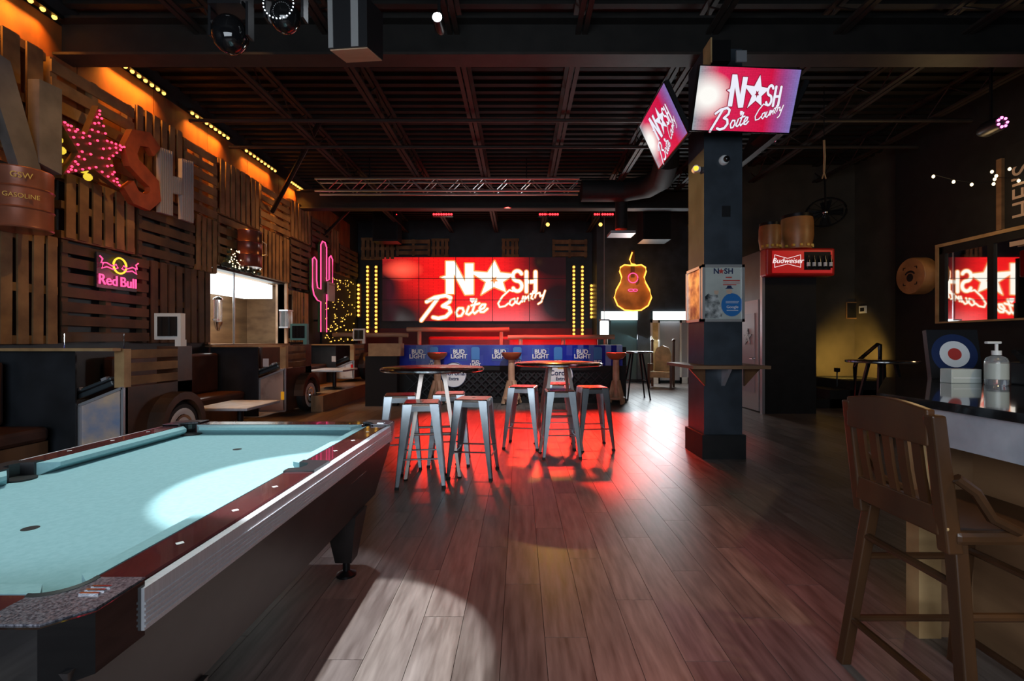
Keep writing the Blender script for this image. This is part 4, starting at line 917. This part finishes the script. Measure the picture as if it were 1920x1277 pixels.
def bar_table(label, loc, r, m='table_copper', legm='leg_steel', rz=0, H=1.06):
    t = thing('bar_table', label, 'bar table', loc, rz, 'round bar tables')
    MB().lathe([(r - .03, H - .035), (r - .012, H - .006), (r - .02, H)], 48).build('table_top', m, t, True)
    MB().tube([(r * math.cos(k * .1309) * .985, r * math.sin(k * .1309) * .985, H - .02) for k in range(48)], .02, 8, closed=True).build('rim', 'chrome', t, True)
    for k in range(4):
        a = math.pi / 4 + k * math.pi / 2; c, s = math.cos(a), math.sin(a)
        o = MB().hexa([(c * .36 + x, s * .36 + y, 0.012) for x, y in ((-.014, -.014), (.014, -.014), (.014, .014), (-.014, .014))], [(c * .15 + x, s * .15 + y, H - .035) for x, y in ((-.02, -.02), (.02, -.02), (.02, .02), (-.02, .02))]).build('leg', legm, t)
        MB().lathe([(.022, 0), (.022, .014)], 8, c=(c * .36, s * .36, 0)).build('foot', 'rubber', o)
    MB().tube([(.27 * math.cos(math.pi / 4 + k * math.pi / 2), .27 * math.sin(math.pi / 4 + k * math.pi / 2), .42) for k in range(4)], .012, 6, closed=True).build('brace', legm, t)
    MB().lathe([(.19, H - .05), (.19, H - .035)], 20).build('mount_ring', legm, t)
    return t
bar_table('round chrome-rimmed bar table nearer the pool table', (-.88, 4.85, 0), .505, rz=R(10))
bar_table('round chrome-rimmed bar table left of the column', (.47, 5.95, 0), .53, rz=R(5))
bar_table('black round bar table by the handrail', (5.05, 6.7, 0), .42, 'black_gloss', 'black_metal')
p = at(1193, 658, 11.0); bar_table('pale topped bar table with black legs by the entrance', (p.x, 11.0, 0), .36, 'white_paint', 'black_metal', H=1.09)

# ------------------------------------------------------------------ mechanical bull ring with banner, logs and pedestal seats
FYR = 10.3; xa, xb = at(750, 0, FYR).x, at(1166, 0, FYR).x
t = thing('ring_fence', 'black lattice ring fence behind the bar tables', 'fence', ((xa + xb) / 2, FYR, 0)); w = (xb - xa) / 2
MB().bb((-w - .1, .03, 0), (w + .1, .09, 1.2)).build('back_board', 'net_black', t)
me = MB().bar((0, 0, 0), (.55, 0, .55), .022).mesh('lath', 'black_metal'); me2 = MB().bar((0, .01, 0), (-.55, .01, .55), .022).mesh('lath', 'black_metal')
for k in range(27):
    if -w + k * .18 + .55 < w + .05: inst(me, 'lath', t, (-w + k * .18, -.015, .1)); inst(me2, 'lath', t, (w - k * .18, -.015, .1))
MB().bb((-w - .1, -.03, .0), (w + .1, .02, .09)).bb((-w - .1, -.03, .70), (w + .1, .02, .80)).build('rail', 'net_black', t)
bn = tag(MB().bb((-w, -.03, 0), (w, -.008, .45)).build('banner_tmp', 'blue_banner'), 'x', 'x'); bpy.data.objects.remove(bn)
t = thing('beer_banner', 'glossy blue plastic beer banner wrapped along the ring fence', 'banner', ((xa + xb) / 2, FYR - .04, .80))
nb = 40; g = MB()
for i in range(nb):
    x0, x1 = -w + 2 * w * i / nb, -w + 2 * w * (i + 1) / nb; f = lambda x: .012 * math.sin(x * 7) + (.02 * math.sin(x * 23) if x > w * .45 else 0)
    for z0, z1, k in ((0, .22, 1), (.22, .44, .4)): g.add([(x0, f(x0) * 1, z0), (x1, f(x1), z0), (x1, f(x1) * k, z1), (x0, f(x0) * k, z1)], [[0, 1, 2, 3]])
g.add([(-w, .0, .44), (w, .0, .44), (w, .14, .445), (-w, .14, .445)], [[0, 1, 2, 3]]); g.build('banner_sheet', 'blue_banner', t, True)
for px in (784, 861, 938, 1013, 1091):
    x = at(px, 0, FYR).x - t.location.x
    text('BUD', .125, 'print_white', t, (x, -.03, .295), bold=.004); text('LIGHT', .125, 'print_white', t, (x, -.03, .195), bold=.004)
    f = MB(); f.stroke([(x - .17, .12), (x + .17, .12), (x + .17, .37), (x - .17, .37), (x - .17, .12)], .008, -.026); f.build('logo_box', 'print_blue', t)
for px in (815, 892, 970, 1046, 1120):
    x = at(px, 0, FYR).x - t.location.x; MB().flat([(x - .09, .13), (x + .09, .13), (x + .09, .37), (x + .06, .40), (x - .06, .40), (x - .09, .37)], -.026).build('can_print', 'print_blue', t)
    text('BUD', .08, 'print_white', t, (x, -.029, .085), bold=.003); text('LIGHT', .08, 'print_white', t, (x, -.029, .02), bold=.003)
for px, lab in ((851, 'round white beer sign on the fence behind the left bar table'), (1051, 'round white beer sign on the fence behind the right bar table')):
    p = at(px, 703, FYR - .08); t = thing('round_beer_sign', lab, 'sign', p, group='round beer signs')
    MB().lathe([(.27, -.02), (.27, .02)], 32, axis='Y').build('disc', 'print_white', t, True); text('Corona', .15, 'print_navy', t, (0, -.025, .04), bold=.003); text('Extra', .1, 'print_navy', t, (0, -.025, -.08), bold=.002)
    g = MB().flat([(-.06, .13), (.06, .13), (.08, .2), (.035, .16), (0, .21), (-.035, .16), (-.08, .2)], -.023); g.build('crown', 'print_gold', t)
    MB().tube([(x, -.022, z) for x, z in arc(0, 0, .262, .262, 0, 350, 32)], .008, 5, closed=True).build('edge_ring', 'print_navy', t)
for px, lab in ((820, 'brown topped log pedestal seat behind the left bar table'), (959, 'brown topped log pedestal seat between the bar tables'), (1155, 'brown topped log pedestal seat at the right end of the fence')):
    p = at(px, 755, 10.0); t = thing('pedestal_seat', lab, 'seat', (p.x, 10.0, 0), group='log pedestal seats')
    MB().lathe([(.06, .93), (.14, .96), (.2, 1.03), (.21, 1.08), (.19, 1.09)], 24).build('seat_bowl', 'leather_tan', t, True)
    MB().lathe([(.075, .14), (.072, .5), (.065, .95)], 14).build('post', 'log_wood', t, True)
    for k in range(4):
        a = k * math.pi / 2 + .5; MB().bar((.2 * math.cos(a), .2 * math.sin(a), .03), (.06 * math.cos(a), .06 * math.sin(a), .5), .06).build('strut_leg', 'log_wood', t)
    MB().tube([(.17 * math.cos(k * .7854), .17 * math.sin(k * .7854), .14) for k in range(8)], .03, 6, closed=True).build('base_ring', 'log_wood', t)
t = thing('bull_ring', 'red padded riding ring behind the blue banner', 'riding ring', ((xa + xb) / 2, 12.1, 0))
for x0, x1, y0, y1, z in ((-w, w, 1.35, 1.6, 1.45), (-w - .05, -w + .2, -1.5, 1.6, 1.2), (w - .2, w + .05, -1.5, 1.6, 1.1)): MB().bb((x0, y0, 0), (x1, y1, z)).build('padded_wall', 'red_vinyl', t, bevel=.05)
MB().bb((-w, -1.6, 0), (w, 1.35, .3)).build('padded_floor', 'red_vinyl', t)
def log_rail(lab, pxa, pxb, py, d, nposts, zb):
    a, b = at(pxa, py, d), at(pxb, py, d); t = thing('log_rail', lab, 'log rail', (a.x, d, zb), group='log rails')
    MB().tube([(i * (b.x - a.x) / 6, 0, a.z - zb + random.uniform(-.012, .012)) for i in range(7)], .062, 12).build('log', 'log_wood', t, True)
    for k in range(nposts):
        x = (b.x - a.x) * (.12 + .8 * k / max(1, nposts - 1)); MB().tube([(x, .02, 0), (x, .02, a.z - zb - .02)], .055, 10).build('post', 'log_wood', t, True)
log_rail('log rail above the middle of the riding ring', 763, 955, 618, 13.2, 2, .3)
log_rail('log rail left of the riding ring', 585, 765, 628, 13.75, 3, 0)
log_rail('log rail right of the riding ring', 952, 1152, 632, 12.6, 3, .3)
tag(MB().bb(tuple(at(699, 667, 10.0)), tuple(at(751, 644, 9.7) )).build('plank_box', 'pale_wood'), 'plain wooden plank box left of the blue banner', 'box')
tag(MB().bb((at(692, 0, 10.0).x, 9.75, 0), (at(750, 0, 10).x, 9.95, at(0, 668, 9.8).z)).build('black_cabinet', 'net_black'), 'black cabinet under the wooden plank box', 'cabinet')

# guitar neon and entrance
p = at(1191, 530, 14.6)
t = thing('guitar_neon', 'wooden guitar sign outlined in orange neon', 'neon sign', (p.x, 14.935, p.z))
half = [(0, -.82), (.25, -.8), (.46, -.66), (.56, -.42), (.5, -.18), (.38, .04), (.34, .2), (.4, .38), (.38, .5), (.25, .58), (.1, .56)]
full = half + [(-x, z) for x, z in half[::-1]]
MB().prism(full, 0, .06).build('guitar_body', 'drum_wood', t)
MB().tube([(x * 1.03, -.04, z * 1.02) for x, z in full[1:11]] + [(.06, -.04, .6), (-.05, -.04, .62), (-.1, -.04, .75), (-.02, -.04, .98)], .022, 8).tube([(x * 1.03, -.04, z * 1.02) for x, z in full[10:]] , .022, 8).tube([(-.26, -.04, -.815), (0, -.04, -.84), (.26, -.04, -.815)], .022, 8).build('neon_outline', 'neon_orange', t, True)
MB().bb((-.06, -.02, .2), (.06, 0, 1.05)).build('neck', 'brown_wood', t)
MB().tube([(x, -.05, z) for x, z in arc(0, .18, .15, .15, 0, 345, 18)], .016, 6, closed=True).build('sound_hole_ring', 'neon_pink', t, True)
MB().tube([(x, -.05, z) for x, z in arc(-.06, -.2, .09, .035, 0, 345, 12)], .012, 6, closed=True).tube([(x, -.05, z) for x, z in arc(.07, -.2, .07, .035, 0, 345, 12)], .012, 6, closed=True).build('bridge_tube', 'neon_pink', t)
MB().flat(arc(.12, .1, .09, .13, -110, 60, 8), -.003).build('pick_guard', 'brown_wood', t)
light('guitar_glow', 'POINT', (p.x, 14.2, p.z), 14, (1, .4, .08), shadow_soft_size=.3)
for px0, px1, lab in ((1127, 1195, 'bright white lintel light over the left entrance opening'), (1224, 1289, 'bright white lintel light over the right entrance opening')):
    a, b = at(px0, 600, EY), at(px1, 584, EY); tag(MB().bb((a.x, EY - .05, a.z), (b.x, EY - .005, b.z)).build('lintel_light', 'lit_white'), lab, 'light')
p = at(1133, 632, 13.6); t = thing('lantern', 'glowing white square lantern at the end of the ring', 'lantern', (p.x, 13.6, p.z)); MB().bb((-.11, -.11, 0), (.11, .11, .46)).build('lamp_glass', 'lit_white', t, bevel=.03); MB().bb((-.13, -.13, .46), (.13, .13, .5)).build('cap', 'grey_frame', t); MB().tube([(0, 0, .5), (0, 0, TOP - p.z)], .012, 6).build('hanger', 'grey_frame', t)
t = struct('door_2', MB().bb((2.85, EY + .06, 0), (3.67, EY + .1, 1.97)), 'teal_door'); MB().tube([(3.0, EY + .03, .95), (3.0, EY + .03, 1.2)], .015, 8).build('door_handle', 'chrome', t).location = -t.location
for k, (px, lab) in enumerate(((1228, 0), (1283, 0))):
    x = at(px, 0, EY).x
    t = struct('door_%d' % (k + 3), MB().bb((x - .14, EY - .05, 0), (x - .09, EY, 2.0)).bb((x + .09, EY - .05, 0), (x + .14, EY, 2.0)).bb((x - .14, EY - .05, 1.9), (x + .14, EY, 2.0)).bb((x - .14, EY - .05, 0), (x + .14, EY, .2)), 'white_paint')
    MB().bb((x - .09, EY - .03, .2), (x + .09, EY - .02, 1.9)).build('pane', 'throne_gold' if k == 0 else 'frosted', t).location = -t.location
struct('window_1', MB().bb((at(1236, 0, EY).x, EY + .08, .1), (at(1276, 0, EY).x, EY + .1, 1.95)), 'lit_white' if False else 'frosted')
p = at(1240, 724, 13.7); t = thing('carved_armchair', 'carved wooden armchair with arched tan back by the entrance', 'armchair', (p.x, 13.7, 0), R(-25))
MB().bb((-.3, -.3, .3), (.3, .3, .46)).build('seat', 'throne_gold', t); MB().prism([(-.24, .46), (.24, .46), (.24, .95), (.17, 1.13), (0, 1.2), (-.17, 1.13), (-.24, .95)], .24, .3).build('backrest', 'throne_gold', t)
for sx in (-1, 1):
    MB().bb((sx * .3 - .03, -.32, 0), (sx * .3 + .03, -.26, .7)).build('front_leg', 'brown_wood', t); MB().tube([(sx * .3, .29, 0), (sx * .3, .29, 1.3)], .035, 10).sphere((sx * .3, .29, 1.34), .05, 10, 6).build('back_post', 'brown_wood', t, True)
    MB().bb((sx * .3 - .035, -.3, .62), (sx * .3 + .035, .28, .68)).build('armrest', 'brown_wood', t); MB().bb((sx * .3 - .015, -.28, .2), (sx * .3 + .015, .28, .62)).build('side_panel', 'leather_tan', t)

# ------------------------------------------------------------------ booths with truck-tail dividers on the left
def truck(label, y, X, panel, frame, body, mirror_m, lens, zb):
    t = thing('truck_divider', label, 'booth divider', (X, y, zb), group='truck tail booth dividers'); L_ = 1.03; k = 1.24 - zb
    # panel facing the room's front: slanted top
    pol = [(-.45, .10), (0, .10), (0, k - .40), (-.45, k - .58)]
    MB().prism(pol, 0, .05).build('tail_panel', panel, t)
    f = MB(); cl_ = pol + [pol[0]]
    for (a, b) in zip(cl_, cl_[1:]): f.bar((a[0], -.012, a[1]), (b[0], -.012, b[1]), .026)
    f.build('panel_frame', frame, t)
    MB().bb((-.45, .05, .1), (-.04, L_, k - .6)).build('core', 'black_paint', t)
    MB().bb((-.04, .0, .1), (0, L_, k - .4)).build('side_panel', body, t)
    MB().bb((-.10, .0, k - .4), (0, .09, k)).build('bed_post', 'pale_wood', t)
    for i in range(3): MB().bb((-.03, .09, k - .38 + i * .14), (0.0, L_ - .25, k - .29 + i * .14)).build('slat', 'pallet_wood', t)
    MB().bb((-.25, L_ - .25, k - .55), (0, L_, k + .02)).build('cab_post', body, t)
    mm = MB().bb((-.07, L_ - .2, k + .02), (.0, L_ - .1, k + .1)).bb((-.32, L_ - .2, k + .1), (0, L_ - .12, k + .42)).build('mirror_case', mirror_m, t)
    MB().bb((-.28, L_ - .205, k + .14), (-.04, L_ - .201, k + .38)).build('mirror_glass', 'black_gloss', mm)
    wy = L_ - .36
    fd = MB(); n = 12
    arcp = [(wy + .37 * math.cos(math.pi * i / n), .33 + .40 * math.sin(math.pi * i / n)) for i in range(n + 1)]
    fd.prism(arcp + [(wy - .29, .33)] + [(wy + .29 * math.cos(math.pi - math.pi * i / n), .33 + .31 * math.sin(math.pi - math.pi * i / n)) for i in range(1, n + 1)], -.0, .17, 'X'); fd.build('fender', body, t)
    wh = MB().lathe([(.2, -.0), (.29, .01), (.3, .06), (.3, .11), (.27, .14), (.2, .14)], 28, c=(.0, wy, .31), axis='X').build('wheel', 'rubber', t, True)
    MB().lathe([(.225, .141), (.2, .147), (.185, .143)], 28, c=(0, wy, .31), axis='X').build('white_wall', 'white_paint', wh, True)
    MB().lathe([(.17, .13), (.15, .15), (.06, .13), (.05, .16)], 24, c=(0, wy, .31), axis='X').build('hub_cap', 'chrome', wh, True)
    if lens: MB().bb((-.07, -.03, .3), (-.02, -.013, .44)).build('tail_lamp', lens, t)
    c = thing('tool_case', 'black ribbed case lying on the sloped top of the ' + label.split(' booth')[0], 'case', (X - .30, y + .12, zb + k - .50), rot=(0, R(-22), 0), group='black cases on the truck dividers')
    MB().bb((-.22, -.09, .05), (.2, .16, .15)).build('case_body', 'case_plastic', c, bevel=.015); MB().bb((-.23, -.1, .10), (.21, .17, .115)).build('seam_rim', 'black_metal', c)
    for x in (-.16, .14): MB().bb((x - .03, -.105, .13), (x + .03, -.06, .16)).build('latch', 'grey_frame', c)
truck('patina painted truck-tail booth divider behind the pool table', 4.97, -4.1, 'painted_patina', 'grey_frame', 'rusty', 'white_paint', None, 0)
truck('rust brown truck-tail booth divider in the middle with amber lamp', 8.4, -4.1, 'rust_patina', 'grey_frame', 'rusty', 'teal_paint', 'amber_lens', 0)
truck('white speckled truck-tail booth divider farthest back', 12.0, -4.15, 'white_panel_rusted', 'grey_frame', 'rusty', 'white_paint', 'red_lens', .30)
pf = struct('trim_platform', MB().bb((LX, 9.5, 0), (-3.69, 15.0, .30)).bb((-3.92, 9.0, 0), (-3.69, 9.5, .30)), 'platform_wood')
for i, (y0, y1, zb, l) in enumerate(((3.2, 4.95, 0, 'beside the pool table'), (6.02, 8.38, 0, 'between the first two truck dividers'), (9.5, 11.9, .30, 'on the platform'))):
    g = thing('booth_ledge', 'narrow pale wood ledge on the booth wall ' + l, 'ledge', (-4.6, y1 - .02, 1.22)); MB().bb((-.8, -.1, 0), (.5, .0, .03)).build('board', 'pale_wood', g); MB().bb((-.78, -.02, -1.21 + zb), (.05, -.001, 0)).build('partition', 'wall_dark', g)
    b_ = thing('booth_bench', 'dark brown leather booth bench ' + l, 'bench', (LX + .05, (y0 + y1) / 2, zb)); hl = (y1 - y0) / 2 - .12
    MB().bb((.05, -hl, 0), (.6, hl, .32)).build('base', 'brown_wood', b_); MB().bb((.03, -hl, .32), (.62, hl, .47)).build('seat_cushion', 'leather', b_, bevel=.04)
    MB().bb((.0, -hl, .47), (.17, hl, 1.12 if i < 2 else .93)).build('backrest', 'leather', b_, bevel=.04)
    if i:
        c = thing('coffee_table', 'low grey topped lounge table in the booth ' + l, 'table', (-4.02, (y0 + y1) / 2 - .3, zb)); MB().bb((-.4, -.45, .38), (.35, .45, .42)).build('table_top', 'galvanised', c, bevel=.01)
        MB().lathe([(.22, 0), (.2, .02), (.04, .04), (.04, .38)], 16).build('pedestal', 'black_metal', c)
tag(MB().bb((-4.75, 5.0, 1.25), (-4.13, 5.012, 1.40)).build('acrylic_screen', 'glass'), 'clear acrylic screen on top of the patina truck divider', 'screen')
for px, py, y, l in ((499, 680, 8.36, 'small outlet plate on the wall behind the middle truck divider'), (626, 673, 11.86, 'small outlet plate on the wall left of the white truck divider')):
    p = at(px, py, y); tag(MB().bb((p.x - .05, y - .012, p.z - .07), (p.x + .05, y - .003, p.z + .07)).build('outlet_plate', 'outlet_white'), l, 'outlet')

# ------------------------------------------------------------------ bar counter at the right with chair and clutter
t = thing('bar_counter', 'bar counter with glossy black top and galvanised apron on the right', 'bar counter', (2.4, 1.6, 0))
P2 = [(1.74, -.6), (3.5, -.6), (3.5, 3.35), (2.55, 3.35), (1.74, 2.34)]; loc = lambda P: [(p[0] - 2.4, p[1] - 1.6) for p in P]
MB().prism(loc(P2), 1.035, 1.07, 'Z').build('counter_top', 'black_gloss', t)
ap = MB().prism(loc([(1.76, -.58), (1.80, -.58), (1.80, 2.32), (1.76, 2.32)]), .885, 1.034, 'Z').prism(loc([(1.76, 2.32), (1.8, 2.30), (2.58, 3.28), (2.55, 3.32)]), .885, 1.034, 'Z'); ap.build('apron', 'galvanised', t)
for k in range(6):
    y0 = -.5 + k * .45; MB().bb((2.02 - 2.4, y0 - 1.6 + .004, 0), (2.05 - 2.4, y0 + .446 - 1.6, .885)).build('front_plank', 'bar_wood', t)
MB().bb((2.05 - 2.4, -.5 - 1.6, 0), (3.4 - 2.4, 2.15 - 1.6, .88)).build('base', 'black_paint', t)
MB().bb((1.77 - 2.4, 2.13 - 1.6, 0), (1.87 - 2.4, 2.2 - 1.6, .885)).build('corner_post', 'pale_wood', t)
MB().bb((1.87 - 2.4, 2.14 - 1.6, 0), (2.02 - 2.4, 2.17 - 1.6, .885)).build('end_board', 'bar_wood', t)
t = thing('bar_chair', 'dark wooden slat-back bar chair drawn up to the counter', 'bar chair', (1.56, 1.69, 0), R(-90))
# local: x across the chair, -y = towards back of chair? chair faces +y (world +x)
def bp(x, z, off=0): return (x, -.22 - .05 * max(0, (z - .70) / .4) + off, z)
for sx in (-1, 1):
    x = sx * .19
    MB().hexa([bp(x - .022, .66, -.02), bp(x + .022, .66, -.02), bp(x + .022, .66, .03), bp(x - .022, .66, .03)], [bp(x - .02, 1.09, -.02), bp(x + .02, 1.09, -.02), bp(x + .02, 1.09, .025), bp(x - .02, 1.09, .025)]).build('back_post', 'chair_wood', t, bevel=.006)
    for sy, yt in ((-1, -.19), (1, .19)):
        MB().hexa([(sx * .285 - .02, sy * .23 - .02, 0), (sx * .285 + .02, sy * .23 - .02, 0), (sx * .285 + .02, sy * .23 + .02, 0), (sx * .285 - .02, sy * .23 + .02, 0)], [(sx * .18 - .022, yt - .022, .69), (sx * .18 + .022, yt - .022, .69), (sx * .18 + .022, yt + .022, .69), (sx * .18 - .022, yt + .022, .69)]).build('leg', 'chair_wood', t, bevel=.005)
    MB().tube([(sx * .215, -.22, .9), (sx * .225, -.17, .86), (sx * .225, -.12, .78), (sx * .215, -.03, .735)], .016, 8).build('side_bracket', 'chair_wood', t, True)
    for z in (.20, .47):
        e = .285 - .105 * z / .69; MB().tube([(sx * e, -.22, z), (sx * e, .22, z)], .013, 8).build('stretcher', 'chair_wood', t, True)
g = MB(); n = 10; top = [(-.185 + .37 * i / n, 1.105 + .02 * math.sin(math.pi * i / n)) for i in range(n + 1)]
o = MB().prism(top + [(.185, .99), (-.185, .99)], -.285, -.257).build('top_rail', 'chair_wood', t, bevel=.005)
MB().bb((-.185, -.25, .71), (.185, -.222, .80)).build('lower_rail', 'chair_wood', t, bevel=.005)
for k in range(5):
    x = -.128 + k * .064; pts = [(.78, -.236), (.89, -.256), (1.0, -.270)]
    for (za, ya), (zb_, yb) in zip(pts, pts[1:]): pass
    MB().add([(x + dx, y_ + dy, z_) for z_, y_ in pts for dx, dy in ((-.017, -.006), (.017, -.006), (.017, .006), (-.017, .006))], [[0 + a, 1 + a, 5 + a, 4 + a] for a in (0, 4)] + [[1 + a, 2 + a, 6 + a, 5 + a] for a in (0, 4)] + [[2 + a, 3 + a, 7 + a, 6 + a] for a in (0, 4)] + [[3 + a, a, 4 + a, 7 + a] for a in (0, 4)]).build('back_slat', 'chair_wood', t)
MB().bb((-.22, -.22, .69), (.22, .23, .735)).build('seat', 'chair_wood', t, bevel=.015)
for y, z in ((-.22, .20), (.22, .14), (-.205, .56), (.205, .5)):
    e = .285 - .105 * z / .69; MB().tube([(-e, y, z), (e, y, z)], .014, 8).build('stretcher', 'chair_wood', t, True)
MB().lathe([(.008, -.29), (.008, -.284)], 10, c=(.205, .045, .74), axis='Y').build('screw_plug', 'pale_wood', t)
t = thing('sanitizer_bottle', 'clear pump bottle of hand sanitizer on the counter', 'bottle', (2.72, 2.74, 1.07))
MB().lathe([(.048, 0), (.052, .008), (.052, .135), (.045, .155), (.02, .17), (.018, .178)], 24).build('bottle_body', 'clear_plastic', t, True)
MB().lathe([(.0525, .035), (.0525, .125)], 24).build('bottle_label', 'print_pale', t, True); MB().lathe([(.022, .172), (.022, .197)], 16).build('collar', 'white_plastic', t, True)
MB().lathe([(.008, .197), (.008, .235)], 10).build('pump_stem', 'white_plastic', t, True); MB().bb((-.06, -.012, .235), (.02, .012, .25)).build('pump_head', 'white_plastic', t, bevel=.004)
p = at(1804, 718, 2.88); t = thing('napkin_box', 'white marbled paper box on the counter', 'box', (p.x, 2.88, 1.07)); MB().bb((-.09, -.03, 0), (.09, .05, .085)).build('box_body', 'print_pale', t, bevel=.004); MB().bb((-.08, -.032, .03), (.08, -.031, .034)).build('fold', 'print_white', t)
t = thing('roundel_canvas', 'canvas with navy, white and red roundel leaning on the counter', 'canvas', (2.88, 3.16, 1.072), rot=(R(-10), 0, R(-10)))
MB().bb((-.15, 0, 0), (.15, .04, .33)).build('canvas', 'black_plastic', t)
for r, m_, y in ((.135, 'print_navy', -.001), (.088, 'print_white', -.0025), (.04, 'print_red', -.004)): MB().flat([(r * math.cos(k * .2094), .165 + r * math.sin(k * .2094)) for k in range(30)], y).build('ring', m_, t)
t = thing('till_terminal', 'dark card terminal at the right edge of the counter', 'terminal', (2.95, 2.75, 1.07), R(15)); MB().bb((-.09, -.07, 0), (.09, .07, .13)).build('base', 'black_plastic', t, bevel=.01); MB().hexa([(-.12, -.06, .13), (.12, -.06, .13), (.12, .0, .13), (-.12, .0, .13)], [(-.12, .02, .2), (.12, .02, .2), (.12, .05, .2), (-.12, .05, .2)]).build('screen', 'black_gloss', t)
